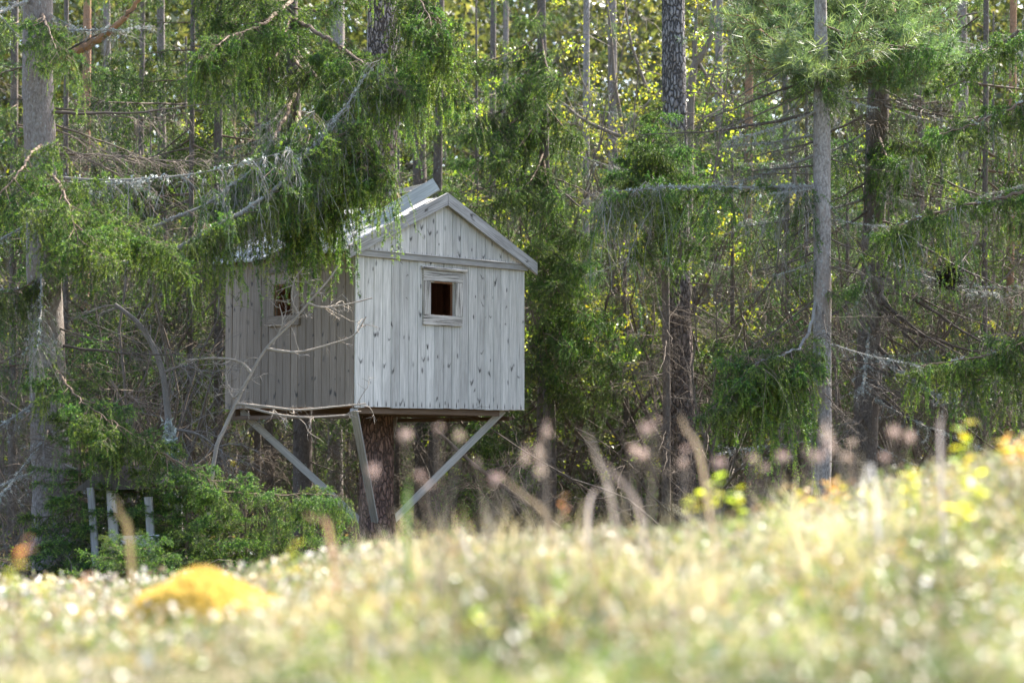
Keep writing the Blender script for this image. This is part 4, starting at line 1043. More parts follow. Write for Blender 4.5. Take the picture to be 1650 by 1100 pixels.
for i, (px, d, w) in enumerate(spots):
    t = make_tree('far_conifer', labs[i], d, [(px + rng.uniform(-10, 10), 0, w * 0.8), (px, 700, w * 1.2)], M[['spruce_bark', 'dark_bark'][i % 2]], rng.uniform(15, 18), group='tall conifers behind the wood', sides=8)
    put_crown(t, ['forest', 'under', 'forest'][i % 3], i // 2, (1.95, 2.7, 1.95)[i % 3] * rng.uniform(0.9, 1.1), rng.uniform(0, 6.28))
# understorey spruces, green to the ground
spots = [(240, 33), (330, 38), (30, 34), (430, 34), (560, 40), (770, 29.5), (830, 36), (900, 31), (960, 40), (1010, 29), (1120, 33), (1180, 29), (1240, 38), (1300, 28.5), (1365, 30), (1450, 37), (1520, 29), (1600, 33), (1660, 27.5), (1480, 42), (690, 42), (110, 42), (640, 34), (300, 29.5), (80, 29), (180, 38), (1070, 42), (1400, 45), (760, 45), (500, 46), (870, 27.8), (40, 47), (150, 50), (270, 44), (380, 48), (590, 50), (650, 47), (720, 38), (800, 50), (910, 46), (1000, 49), (1090, 36), (1130, 48), (1210, 45), (1290, 50), (1350, 40), (1440, 50), (1540, 46), (1630, 49), (1690, 40), (1560, 34), (1420, 33)]
labs = place_labels(spots, 'understorey spruce')
for i, (px, d) in enumerate(spots):
    h = rng.uniform(4.8, 8.2); top_py = 730 - h * FPX / d
    t = make_tree('understorey_spruce', labs[i], d, [(px + rng.uniform(-6, 6), 730 - (h - 1.2) * FPX / d, 0.02 * FPX / d), (px, 730, 0.09 * FPX / d)], M['dark_bark'], h - 1.1, group='understorey spruces', sides=8)
    put_crown(t, 'under', i, (h) / 6.1, rng.uniform(0, 6.28))

# ------------------------------------------------------------------ broad-leaved shrubs with fresh yellow-green leaves
def leaf_quads(pos, size, rng, cols, droop=0.3):
    """small folded leaves: 4 triangles each"""
    n = len(pos); d = nrm(rng.normal(size=(n, 3)) + (0, 0, -droop)); s = nrm(np.cross(d, rng.normal(size=(n, 3)))); u = np.cross(d, s)
    l = size * rng.uniform(0.7, 1.2, (n, 1)); w = l * 0.33
    a = pos; b = pos + d * l * 0.5 + s * w + u * w * 0.35; c = pos + d * l; e = pos + d * l * 0.5 - s * w + u * w * 0.35
    V = np.stack([a, b, c, e], 1).reshape(-1, 3); i0 = np.arange(n) * 4
    T = np.concatenate([np.stack([i0, i0 + 1, i0 + 2], -1), np.stack([i0, i0 + 2, i0 + 3], -1)])
    c_ = np.array(cols)[rng.integers(len(cols), size=n)] * rng.uniform(0.75, 1.25, (n, 1))
    return V, T, np.repeat(c_, 4, 0)
YG = [(0.19, 0.27, 0.035), (0.26, 0.32, 0.04), (0.13, 0.21, 0.035), (0.32, 0.34, 0.05)]
def shrub_meshes(seed, h, stems, leaves, size, spread=0.5, cols=YG, leafstart=0.3):
    rng = np.random.default_rng(seed)
    P0 = np.zeros((stems, 3)); P0[:, :2] = rng.normal(0, 0.12, (stems, 2)); D = rng.normal(0, spread * 0.5, (stems, 3)); D[:, 2] = 1
    S = walk(P0, D, 10, np.full(stems, h / 10) * rng.uniform(0.7, 1.1, stems), -0.02, 0.16, rng)
    wb = MB(); V, Q = tubes(S, np.linspace(1, 0.2, 11)[None] * np.full((stems, 1), 0.006 + h * 0.0035), 5); wb.add(V, Q=Q, col=np.array((0.155, 0.125, 0.10)) * rng.uniform(0.7, 1.2, (len(V), 1)))
    m = 12; t = rng.uniform(0.2, 1, (stems, m)); p, d = along(S, t); p = p.reshape(-1, 3); d = d.reshape(-1, 3)
    D2 = d * 0.6 + rng.normal(0, 0.6, p.shape)
    B = walk(p, D2, 6, h * 0.05 * rng.uniform(0.4, 1.4, len(p)), 0.0, 0.2, rng); V, Q = tubes(B, np.linspace(1, 0.3, 7)[None] * np.full((len(p), 1), 0.004), 3); wb.add(V, Q=Q, col=np.array((0.165, 0.13, 0.10)) * rng.uniform(0.7, 1.2, (len(V), 1)))
    p3, d3 = along(B, rng.uniform(0.2, 1, (len(B), 4))); p3 = p3.reshape(-1, 3); C = walk(p3, d3.reshape(-1, 3) * 0.6 + rng.normal(0, 0.5, p3.shape), 4, h * 0.03 * rng.uniform(0.4, 1.3, len(p3)), 0.02, 0.2, rng)
    V, Q = tubes(C, np.linspace(1, 0.4, 5)[None] * np.full((len(p3), 1), 0.0025), 3); wb.add(V, Q=Q, col=np.array((0.165, 0.13, 0.10)) * rng.uniform(0.7, 1.2, (len(V), 1)))
    lb = None
    if leaves:
        sel = rng.uniform(0, 1, len(C)) < 0.30; q, _ = along(C[sel], rng.uniform(0.55, 1, (int(sel.sum()), 1))); q = np.repeat(q.reshape(-1, 3), max(3, int(leaves * 0.8 / max(1, sel.sum()))), 0); q = q + rng.normal(0, 0.04, q.shape)
        lb = MB(); V, T, c = leaf_quads(q, size, rng, cols); lb.add(V, T=T, col=c)
    return wb.mesh('stems', M['branch_bark']), (lb.mesh('leaves', M['leaf']) if lb else None)
SH = [shrub_meshes(300, 4.2, 5, 1700, 0.038), shrub_meshes(301, 3.2, 6, 1700, 0.038), shrub_meshes(302, 5.2, 5, 2400, 0.042), shrub_meshes(303, 2.2, 6, 1400, 0.035)]
BARE = [shrub_meshes(313, 5.2, 9, 0, 0, 0.5), shrub_meshes(314, 4.0, 11, 0, 0, 0.6), shrub_meshes(310, 1.8, 9, 0, 0, 0.9), shrub_meshes(311, 2.6, 8, 0, 0, 0.8), shrub_meshes(312, 1.3, 12, 0, 0, 1.1)]
def put_shrub(pair, x, y, s, rz, name, label, group):
    r = empty(name, (x, y, float(ground_z(x, y)) - 0.03), rz); r.scale = (s, s, s)
    tag(r, label, 'shrub', group)
    link('stems', pair[0], r)
    if pair[1]: link('leaves', pair[1], r)
rng = np.random.default_rng(8)
spots = [(rng.uniform(-60, 1710), rng.uniform(31, 58)) for i in range(26)] + [(930, 33), (990, 34.6), (1150, 36.2), (1010, 37.8), (900, 38), (1050, 41), (1240, 40), (960, 44), (910, 29), (1030, 28.5), (975, 30.5), (860, 30), (1240, 30.5), (200, 31), (100, 33), (1500, 30), (1610, 31)]
labs = place_labels(spots, 'yellow-green shrub')
for i, (px, d) in enumerate(spots):
    p = at(px, 730, d)
    put_shrub(SH[i % 4 if i < 26 else 2], p[0], d, (rng.uniform(0.8, 1.35) if i < 26 else 1.3) * (1 + (d - 30) * 0.012), rng.uniform(0, 6.28), 'leafy_shrub', labs[i], 'leafy shrubs in the wood')
spots = []
for i in range(56):
    d = rng.uniform(23.0, 37); px = rng.uniform(-60, 1710)
    if 380 < px < 860 and d < 25.5: d += 3
    spots.append((px, d))
labs = place_labels(spots, 'bare shrub')
for i, (px, d) in enumerate(spots):
    p = at(px, 730, d)
    put_shrub(BARE[i % 5], p[0], d, rng.uniform(0.8, 1.3), rng.uniform(0, 6.28), 'bare_shrub', labs[i], 'bare shrubs in the undergrowth')

# crooked leafy tree right of centre
rng = np.random.default_rng(44)
def crooked(name, label, depth, paths, leaves=0, size=0.05, cols=YG, wood=(0.20, 0.165, 0.135), cat='tree', twigs=10, twl=0.25, ground_foot=True):
    base = at(paths[0][0][0], paths[0][0][1], depth); gz = float(ground_z(base[0], base[1]))
    base = np.array((base[0], base[1], min(base[2], gz + 3))); root = empty(name, base); tag(root, label, cat)
    allP = []
    foot = np.array((base[0] - 0.10, base[1], gz - 0.05)); root.location = Vector(foot); base = foot
    for ip, pth in enumerate(paths):
        pw = [at(p[0], p[1], depth + (p[3] if len(p) > 3 else 0)) for p in pth]; pr = [p[2] / 2 / FPX * depth for p in pth]
        if ip == 0 and ground_foot and pw[0][2] > gz: pw.insert(0, foot); pr.insert(0, pr[0] * 1.15)
        P = bez(pw, 30) - base; rr = np.interp(np.linspace(0, 1, 30), np.linspace(0, 1, len(pw)), pr)
        V, Q = tubes(P[None], rr[None], 8); mb = MB().add(V, Q=Q, col=np.array(wood) * rng.uniform(0.8, 1.2, (len(V), 1)))
        t, d = along(P[None], rng.uniform(0.2, 1, (1, twigs))); t = t[0]; d = d[0]
        B = walk(t, d * 0.6 + rng.normal(0, 0.6, t.shape), 7, twl * rng.uniform(0.3, 1.3, len(t)) / 5, 0.02, 0.22, rng)
        V, Q = tubes(B, np.linspace(1, 0.35, 8)[None] * np.full((len(t), 1), 0.0045), 4); mb.add(V, Q=Q, col=np.array(wood) * rng.uniform(0.8, 1.3, (len(V), 1)))
        p3, d3 = along(B, rng.uniform(0.2, 1, (len(B), 5))); p3 = p3.reshape(-1, 3)
        C = walk(p3, d3.reshape(-1, 3) * 0.6 + rng.normal(0, 0.5, p3.shape), 4, twl * 0.5 * rng.uniform(0.3, 1.2, len(p3)) / 4, 0.02, 0.2, rng)
        V, Q = tubes(C, np.linspace(1, 0.5, 5)[None] * np.full((len(p3), 1), 0.0026), 3); mb.add(V, Q=Q, col=np.array(wood) * rng.uniform(0.8, 1.3, (len(V), 1)))
        link('branch', mb.mesh('branch', M['branch_bark']), root)
        allP.append(C)
    if leaves:
        C = np.concatenate(allP); q, _ = along(C, rng.uniform(0.3, 1, (len(C), max(1, leaves // len(C))))); q = q.reshape(-1, 3) + rng.normal(0, 0.04, (q.size // 3, 3))
        V, T, c = leaf_quads(q, size, rng, cols); link('leaves', MB().add(V, T=T, col=c).mesh('leaves', M['leaf']), root)
    return root
crooked('crooked_tree', 'crooked bare-branched young tree with yellow leaves forking left of the grey pine', 30.0,
    [[(1075, 520, 12), (1050, 400, 11), (1035, 270, 9), (1005, 222, 8), (1000, 190, 7), (990, 130, 6), (985, 60, 4), (975, -20, 3)],
     [(1005, 222, 7), (975, 210, 6), (935, 190, 5), (905, 165, 3), (870, 150, 2)],
     [(1003, 215, 5), (1030, 180, 4), (1060, 150, 3), (1085, 110, 2)],
     [(945, 195, 4), (950, 160, 3), (935, 120, 2), (930, 70, 1.5)],
     [(1045, 150, 6), (1030, 110, 5), (1015, 60, 4), (1005, -10, 3)]], leaves=900, size=0.05)
crooked('crooked_tree', 'dark arching trunk piece with twigs behind the grey pine top', 31.0,
    [[(1110, 320, 14), (1115, 130, 13), (1130, 90, 12), (1145, 60, 9), (1150, 10, 8), (1160, -40, 6)], [(1118, 130, 8), (1120, 80, 7), (1122, 20, 5), (1120, -30, 3)], [(1125, 100, 6), (1150, 140, 4), (1170, 165, 3)]], leaves=300, size=0.05)
# bare sapling in front of the shaded wall
crooked('bare_sapling', 'leafless sapling with pale thin twigs in front of the shaded side wall', 20.8,
    [[(345, 740, 7), (362, 690, 6.5), (378, 655, 6), (400, 610, 5), (430, 560, 4.5), (470, 520, 4), (495, 490, 3.5), (530, 450, 3), (545, 428, 2)],
     [(405, 600, 6), (385, 582, 4), (345, 577, 4), (300, 580, 3)], [(430, 562, 5), (480, 567, 4), (530, 555, 3), (570, 540, 2.5), (590, 510, 2)],
     [(380, 650, 5), (430, 655, 4), (480, 660, 3.5), (540, 655, 3), (590, 650, 2)], [(395, 655, 4), (450, 668, 4), (500, 672, 3), (560, 668, 2)],
     [(495, 488, 4), (520, 495, 3), (560, 490, 2.5), (600, 480, 2)], [(480, 505, 3), (470, 480, 2.5), (475, 450, 2), (490, 430, 1.5)],
     [(400, 610, 3.5), (375, 640, 3), (362, 600, 2)], [(440, 555, 3), (455, 520, 2), (450, 490, 1.5)]], wood=(0.36, 0.31, 0.26), cat='sapling', twigs=8, twl=0.22)
# leaning lichen covered stem
crooked('leaning_dead_stem', 'leaning dead stem crusted with pale lichen left of the treehouse', 21.5,
    [[(290, 800, 13), (277, 735, 12), (270, 660, 11), (262, 600, 10), (245, 555, 9), (222, 520, 8), (185, 490, 6)], [(262, 600, 5), (300, 590, 4), (340, 610, 2)], [(272, 690, 5), (320, 700, 4), (360, 730, 2)]], wood=(0.20, 0.18, 0.165), twigs=24, twl=0.5)
rr_ = np.random.default_rng(3)
root = [o for o in bpy.data.objects if o.name == 'leaning_dead_stem'][0]
P = bez([at(290, 780, 21.45), at(276, 735, 21.42), at(271, 680, 21.43)], 20) - np.array(root.location)
V, T, c = lichen_tufts(P, rr_, 60, 0.05); link('lichen', MB().add(V, T=T, col=c).mesh('lichen', M['branch_bark']), root)
crooked('leaning_dead_stem', 'thin fallen stem slanting down right under the treehouse', 26.0,
    [[(700, 690, 5), (760, 745, 6), (820, 790, 7), (900, 850, 8), (960, 900, 8)], [(780, 760, 3), (830, 750, 2), (870, 770, 1.5)]], wood=(0.16, 0.13, 0.11), twigs=14, twl=0.4, ground_foot=False)
crooked('leaning_dead_stem', 'thin brown fallen stem slanting beside the big left spruce', 22.5,
    [[(145, 640, 5), (190, 690, 6), (240, 745, 7), (262, 790, 7), (275, 900, 7)], [(170, 665, 3), (200, 640, 2), (230, 650, 1.5)]], wood=(0.22, 0.17, 0.14), twigs=14, twl=0.4, ground_foot=False)
# dark twig nest
nb_ = MB(); rr_ = np.random.default_rng(9); c0 = at(1530, 447, 23.0)
n_ = 420; dd = nrm(rr_.normal(size=(n_, 3))); p0 = dd * rr_.uniform(0.02, 0.13, (n_, 1)); tt = nrm(rr_.normal(size=(n_, 3)))
Pn = np.stack([p0, p0 + tt * 0.05, p0 + tt * 0.09 + rr_.normal(0, 0.012, (n_, 3))], 1); V, Q = tubes(Pn, np.full((n_, 3), 0.004), 3)
nb_.add(V, Q=Q, col=np.array((0.025, 0.02, 0.017)))
tag(link('twig_nest', nb_.mesh('twig_nest', M['branch_bark']), loc=Vector(c0)), 'black round clump of twigs caught on a branch at far right', 'nest')

# ------------------------------------------------------------------ young spruces at lower left
def young(name, label, top_px, top_py, depth, width, n, seed):
    tp = at(top_px, top_py, depth); gz = float(ground_z(tp[0], tp[1]))
    h = tp[2] - gz; base = np.array((tp[0], tp[1], gz - 0.03)); root = empty(name, base); tag(root, label, 'spruce', 'young spruces at the wood edge')
    P = np.array([(0, 0, 0), (0.01, 0, h * 0.5), (0, 0.01, h)]); P = bez(P, 12); V, Q = tubes(P[None], np.linspace(0.028, 0.004, 12)[None], 8)
    link('trunk', MB().add(V, Q=Q, col=(0.2, 0.15, 0.11)).mesh('trunk', M['branch_bark']), root)
    rng = np.random.default_rng(seed)
    for i in range(n):
        f = (i + rng.uniform(0, 1)) / n; z = h * (0.10 + 0.87 * f); a = i * 2.4 + rng.normal(0, 0.3)
        L = (width * 1.15 * (1 - f) ** 0.55 + 0.12) * rng.uniform(0.75, 1.2); p = -0.28 + 0.75 * f ** 2
        A = base + (0, 0, z); B = A + L * np.array((math.cos(a) * math.cos(p), math.sin(a) * math.cos(p), math.sin(p)))
        put_branch(root, base, 'short' if L < 0.95 else 'live', A, B, rng)
young('young_spruce', 'young spruce with bright tips right of the big left trunk, above the shelter', 128, 640, 19.3, 0.5, 34, 2)
young('young_spruce', 'bushy young spruce between the shelter and the lichen-covered stem', 236, 720, 19.2, 0.55, 30, 3)
young('young_spruce', 'young spruce below the lichen-covered stem', 300, 775, 19.0, 0.55, 30, 4)
young('young_spruce', 'low young spruce below the treehouse side wall', 395, 806, 19.4, 0.5, 20, 5)
young('young_spruce', 'low young spruce left of the near treehouse post', 485, 812, 19.6, 0.45, 20, 6)
young('young_spruce', 'short young spruce at the foot of the shelter', 205, 862, 17.2, 0.42, 26, 9)

# ------------------------------------------------------------------ small wooden shelter
sh = empty('wooden_shelter', at(190, 880, 19.0) * 1.0)
bse = np.array(sh.location)
bse[2] = float(ground_z(bse[0], bse[1])); sh.location = bse
tag(sh, 'small weathered wooden shelter with dark pitched roof half hidden by young spruces', 'shelter')
D0 = 18.9
def shel(name, p, q, w, t, mat, up=(1, 0, 0)): bar_obj(name, at(*p) - bse, at(*q) - bse, w, t, up, mat, sh)
shel('post', (155, 912, D0), (146, 785, D0), 0.06, 0.06, M['shed'])
shel('post', (186, 912, D0 + .15), (179, 778, D0 + .1), 0.085, 0.07, M['brace'])
shel('post', (246, 905, D0), (239, 800, D0), 0.07, 0.06, M['shed'])
shel('post', (290, 912, D0 + .5), (286, 800, D0 + .5), 0.07, 0.06, M['brace'])
shel('rail', (195, 872, D0 - .05), (257, 870, D0 - .05), 0.10, 0.04, M['brace'], (0, 0, 1))
shel('rail', (284, 865, D0 + .4), (320, 868, D0 + .4), 0.07, 0.04, M['beam'], (0, 0, 1))
mb = MB()
a, b, c_ = [at(x, y, D0 + .02) - bse for x, y in ((118, 790), (222, 788), (170, 750))]
A2, B2, C2 = [v + (0.3, 0.7, 0) for v in (a, b, c_)]
mb.add([a, b, c_, A2, B2, C2], Q=[(0, 2, 5, 3), (2, 1, 4, 5), (0, 3, 4, 1)], T=[(0, 1, 2), (3, 5, 4)])
link('roof', mb.mesh('roof', M['shed_dark']), sh)

# ------------------------------------------------------------------ far wood, seen as one mass
rng = np.random.default_rng(71); mb = MB()
n_ = 760000; ys = rng.uniform(50, 96, n_); xs = rng.uniform(-1, 1, n_) * (6 + ys * 0.32)
dens = vnoise(xs, ys * 0.4, 4.0, 9); top = (17 + (ys - 52) * 0.36) * (1 + 0.35 * vnoise(xs, ys, 6.0, 5) + 0.2 * vnoise(xs, ys, 1.7, 6))
zs = rng.uniform(0, 1, n_) ** 0.8 * top - 0.8
keep = vnoise(xs + ys, zs, 1.6, 12) + 0.6 * vnoise(xs - ys, zs, 0.6, 13) > -0.55
pos = np.stack([xs, ys, zs], -1)[keep]
m_ = len(pos); d_ = nrm(rng.normal(size=(m_, 3))); s_ = nrm(np.cross(d_, rng.normal(size=(m_, 3)))); l_ = rng.uniform(0.12, 0.26, (m_, 1))
V = np.stack([pos - s_ * l_ * 0.4, pos + s_ * l_ * 0.4, pos + d_ * l_], 1).reshape(-1, 3)
pal = np.array([(0.07, 0.105, 0.05), (0.11, 0.15, 0.065), (0.05, 0.075, 0.035), (0.15, 0.175, 0.08)])[rng.integers(4, size=m_)] * rng.uniform(0.7, 1.2, (m_, 1))
mb.add(V, T=np.arange(m_ * 3).reshape(-1, 3), col=np.repeat(pal, 3, 0))
tag(link('far_wood', mb.mesh('far_wood', M['leaf'])), 'far sunlit mass of green foliage behind the wood', 'foliage', kind='stuff')
# floor litter and low growth in the wood
mb = MB(); n_ = 26000; xs = rng.uniform(-11, 11, n_); ys = rng.uniform(15, 40, n_)
pos = np.stack([xs, ys, ground_z(xs, ys) + rng.uniform(0.0, 0.16, n_) * (vnoise(xs, ys, 1.5, 20) > -0.1)], -1)
V, T, c = leaf_quads(pos, 0.055, rng, [(0.09, 0.13, 0.03), (0.16, 0.12, 0.07), (0.20, 0.16, 0.10), (0.13, 0.19, 0.04)], 0.0); mb.add(V, T=T, col=c)
n_ = 5000; xs = rng.uniform(-11, 11, n_); ys = rng.uniform(15, 40, n_); p = np.stack([xs, ys, ground_z(xs, ys)], -1); D = rng.normal(0, 1, (n_, 3)); D[:, 2] = np.abs(D[:, 2]) * 0.7
P = walk(p, D, 5, rng.uniform(0.05, 0.14, n_), 0.06, 0.2, rng); V, Q = tubes(P, np.linspace(1, 0.4, 6)[None] * np.full((n_, 1), 0.004), 2); mb.add(V, Q=Q, m=1, col=np.array((0.14, 0.11, 0.085)) * rng.uniform(0.6, 1.3, (len(V), 1)))
tag(link('undergrowth', mb.mesh('undergrowth', [M['leaf'], M['branch_bark']])), 'leaf litter, twigs and low growth on the forest floor', 'undergrowth', kind='stuff')

# ------------------------------------------------------------------ meadow
rng = np.random.default_rng(90)
def spread(n, y0, y1, extra=0.45):
    n = int(n * 1.18); ys = rng.uniform(y0, y1, n); hw = ys * 0.245 + extra; xs = rng.uniform(-1, 1, n) * hw
    fl = rng.uniform(0, 1, n) < 0.24       # the meadow goes on to both sides of the view
    xs[fl] = np.sign(xs[fl]) * (hw[fl] + rng.uniform(0, 2.2, int(fl.sum()))); return xs, ys
def left_low(x, y):
    return 0.35 + 0.65 * smooth(330, 720, 825 + x / y * FPX)
def blades(n, y0, y1, h0, h1, w, cols, filt=None, lean=0.45):
    xs, ys = spread(n, y0, y1)
    if filt is not None:
        kf = filt(xs, ys); xs, ys = xs[kf], ys[kf]
    m = len(xs); p = np.stack([xs, ys, ground_z(xs, ys) - 0.01], -1)
    D = rng.normal(0, lean, (m, 3)); D[:, 2] = 1
    P = walk(p, D, 3, rng.uniform(h0, h1, m) / 3 * left_low(xs, ys), 0.16, 0.1, rng)
    s = nrm(np.cross(nrm(D), rng.normal(size=(m, 3))))
    wv = w * rng.uniform(0.6, 1.3, (m, 1))
    V = np.stack([P[:, 0] - s * wv, P[:, 0] + s * wv, P[:, 1] - s * wv, P[:, 1] + s * wv, P[:, 2] - s * wv * 0.7, P[:, 2] + s * wv * 0.7, P[:, 3]], 1)
    i0 = np.arange(m)[:, None] * 7
    Q = np.concatenate([i0 + np.array((0, 1, 3, 2)), i0 + np.array((2, 3, 5, 4))]); T = i0 + np.array((4, 5, 6))
    pn = 0.5 + 0.5 * (0.65 * vnoise(xs, ys * 0.35, 0.22, 61) + 0.45 * vnoise(xs, ys * 0.4, 0.08, 62))
    c = np.array(cols)[np.clip((pn * len(cols) + rng.normal(0, 0.6, m)).astype(int), 0, len(cols) - 1)] * rng.uniform(0.7, 1.2, (m, 1)) * (0.22 + 1.1 * np.clip(0.5 + 0.9 * vnoise(xs, ys * 0.4, 0.2, 63), 0, 1))[:, None]
    return V.reshape(-1, 3), Q, T, np.repeat(c, 7, 0)
STRAW = [(0.11, 0.08, 0.05), (0.22, 0.185, 0.115), (0.36, 0.32, 0.225), (0.42, 0.38, 0.30)]
GREEN = [(0.07, 0.13, 0.03), (0.14, 0.22, 0.045), (0.21, 0.29, 0.06), (0.27, 0.30, 0.09)]
mb = MB()
for n, a, b, h0, h1, w, cols, fl in ((64000, 3.2, 12.5, 0.03, 0.11, 0.0022, GREEN, lambda x, y: vnoise(x, y, 0.5, 31) + (6.4 - y) * 0.4 + 0.6 * smooth(0.5, -0.8, x) > -0.05),
        (56000, 3.6, 13.5, 0.03, 0.12, 0.0018, STRAW, lambda x, y: vnoise(x, y, 0.6, 32) + 0.1 * (y - 6) > -0.4), (9000, 5.0, 12.0, 0.08, 0.2, 0.0018, STRAW, lambda x, y: vnoise(x, y, 0.35, 51) > 0.0), (2600, 5.0, 12.0, 0.08, 0.18, 0.002, GREEN, lambda x, y: vnoise(x, y, 0.35, 52) > 0.1),
        (12000, 4.2, 7.6, 0.12, 0.30, 0.0026, STRAW + GREEN[2:3], lambda x, y: vnoise(x, y, 0.28, 53) > 0.3)):
    V, Q, T, c = blades(n, a, b, h0, h1, w, cols, fl); mb.add(V, Q=Q, T=T, col=c)
tag(link('meadow_grass', mb.mesh('meadow_grass', M['grass'])), 'short sunlit green and straw-coloured meadow grass', 'grass', kind='stuff')
mb = MB()
xs, ys = spread(36000, 3.6, 12.5); kf = vnoise(xs, ys, 0.8, 41) + 0.5 * vnoise(xs, ys, 0.3, 42) + 0.12 * xs > -0.05; xs, ys = xs[kf], ys[kf]
hh = rng.uniform(0.01, 0.10, len(xs)) * (1 + 0.6 * smooth(0.5, 2.2, xs)) * left_low(xs, ys)
V, T, c = leaf_quads(np.stack([xs, ys, ground_z(xs, ys) + hh], -1), 0.022, rng, [(0.09, 0.15, 0.05), (0.17, 0.23, 0.07), (0.24, 0.17, 0.11), (0.13, 0.18, 0.08), (0.36, 0.33, 0.27), (0.30, 0.28, 0.20)], -0.4); mb.add(V, T=T, col=c)
xs, ys = spread(5500, 3.6, 11); kf = (vnoise(xs, ys * 0.5, 0.25, 71) + 0.25 * (ys - 6) + 0.3 * smooth(-1.2, 0.3, xs)) > 0.15; xs, ys = xs[kf], ys[kf]; zz = ground_z(xs, ys) + rng.uniform(0.02, 0.07, len(xs))
V, T, c = leaf_quads(np.stack([xs, ys, zz], -1), 0.03, rng, [(0.50, 0.45, 0.40), (0.40, 0.33, 0.29), (0.58, 0.54, 0.50), (0.22, 0.16, 0.12)], -0.2); mb.add(V, T=T, col=c)
# taller leafy tufts that break up the crest line
tx, ty = spread(300, 4.6, 7.8, 0.3); nt = len(tx); th_ = rng.uniform(0.05, 0.16, nt) * (0.7 + 0.9 * smooth(0.2, 1.6, tx)) * left_low(tx, ty)
for q in range(nt):
    m_ = 40; px_ = tx[q] + rng.normal(0, 0.05, m_); py_ = ty[q] + rng.normal(0, 0.05, m_)
    pal = [[(0.20, 0.26, 0.08), (0.30, 0.33, 0.10)], [(0.42, 0.30, 0.12), (0.36, 0.34, 0.12)], [(0.46, 0.40, 0.28), (0.30, 0.28, 0.16)], [(0.36, 0.24, 0.13), (0.40, 0.36, 0.14)]][q % 4]
    V, T, c = leaf_quads(np.stack([px_, py_, ground_z(px_, py_) + rng.uniform(0.02, 1, m_) * th_[q]], -1), 0.022, rng, pal, -0.3); mb.add(V, T=T, col=c)
tag(link('ground_cover', mb.mesh('ground_cover', M['cover'])), 'low glossy-leaved ground cover scattered through the meadow', 'ground cover', kind='stuff')

# yellow moss mound
u = np.linspace(0, 2 * math.pi, 72, endpoint=False); v = np.linspace(0, 1, 28)
U, Vv = np.meshgrid(u, v); rr = np.sin(Vv * math.pi / 2); zz = np.cos(Vv * math.pi / 2)
cx = at(336, 930, 6.2)
bx = 0.25 * rr * np.cos(U) * (1 + 0.12 * np.cos(3 * U + 1) ) + 0.02 * rr; by = 0.20 * rr * np.sin(U); bz = 0.145 * zz ** 0.9; bx = np.where(bx > 0, bx * 1.35, bx)
lump = 1 + 0.10 * vnoise(bx + 3, by + bz, 0.09, 3) + 0.06 * vnoise(bx, by + bz, 0.012, 4)
bz2 = bz * lump * (1 - 0.45 * smooth(-0.02, 0.2, bx)) - 0.05 * (1 - zz)
Vm = np.stack([bx * lump, by * lump, bz2], -1).reshape(-1, 3)
ii, jj = np.meshgrid(np.arange(72), np.arange(27)); a = jj * 72 + ii; b = jj * 72 + (ii + 1) % 72
mb = MB().add(Vm, Q=np.stack([a, a + 72, b + 72, b], -1).reshape(-1, 4), col=(0.5, 0.36, 0.06))
rf = np.random.default_rng(2); fi = rf.integers(0, len(Vm), 9000); fp = Vm[fi] + rf.normal(0, 0.004, (9000, 3)); fd = nrm(nrm(Vm[fi] + 1e-6) + (0, 0, 0.5) + rf.normal(0, 0.5, (9000, 3))); fs = nrm(np.cross(fd, rf.normal(size=(9000, 3)))) * 0.002; fl_ = rf.uniform(0.008, 0.024, (9000, 1))
mb.add(np.stack([fp - fs, fp + fs, fp + fd * fl_], 1).reshape(-1, 3), T=np.arange(27000).reshape(-1, 3), m=1, col=np.repeat(np.array([(0.76, 0.55, 0.12), (0.62, 0.46, 0.10), (0.82, 0.66, 0.22), (0.36, 0.31, 0.08)])[rf.integers(4, size=9000)], 3, 0))
gz = float(ground_z(cx[0], cx[1]))
tag(link('moss_mound', mb.mesh('moss_mound', [M['moss'], M['dry']], True), loc=(cx[0], cx[1], gz - 0.005)), 'golden yellow moss-covered mound in the blurred meadow at left', 'mound')

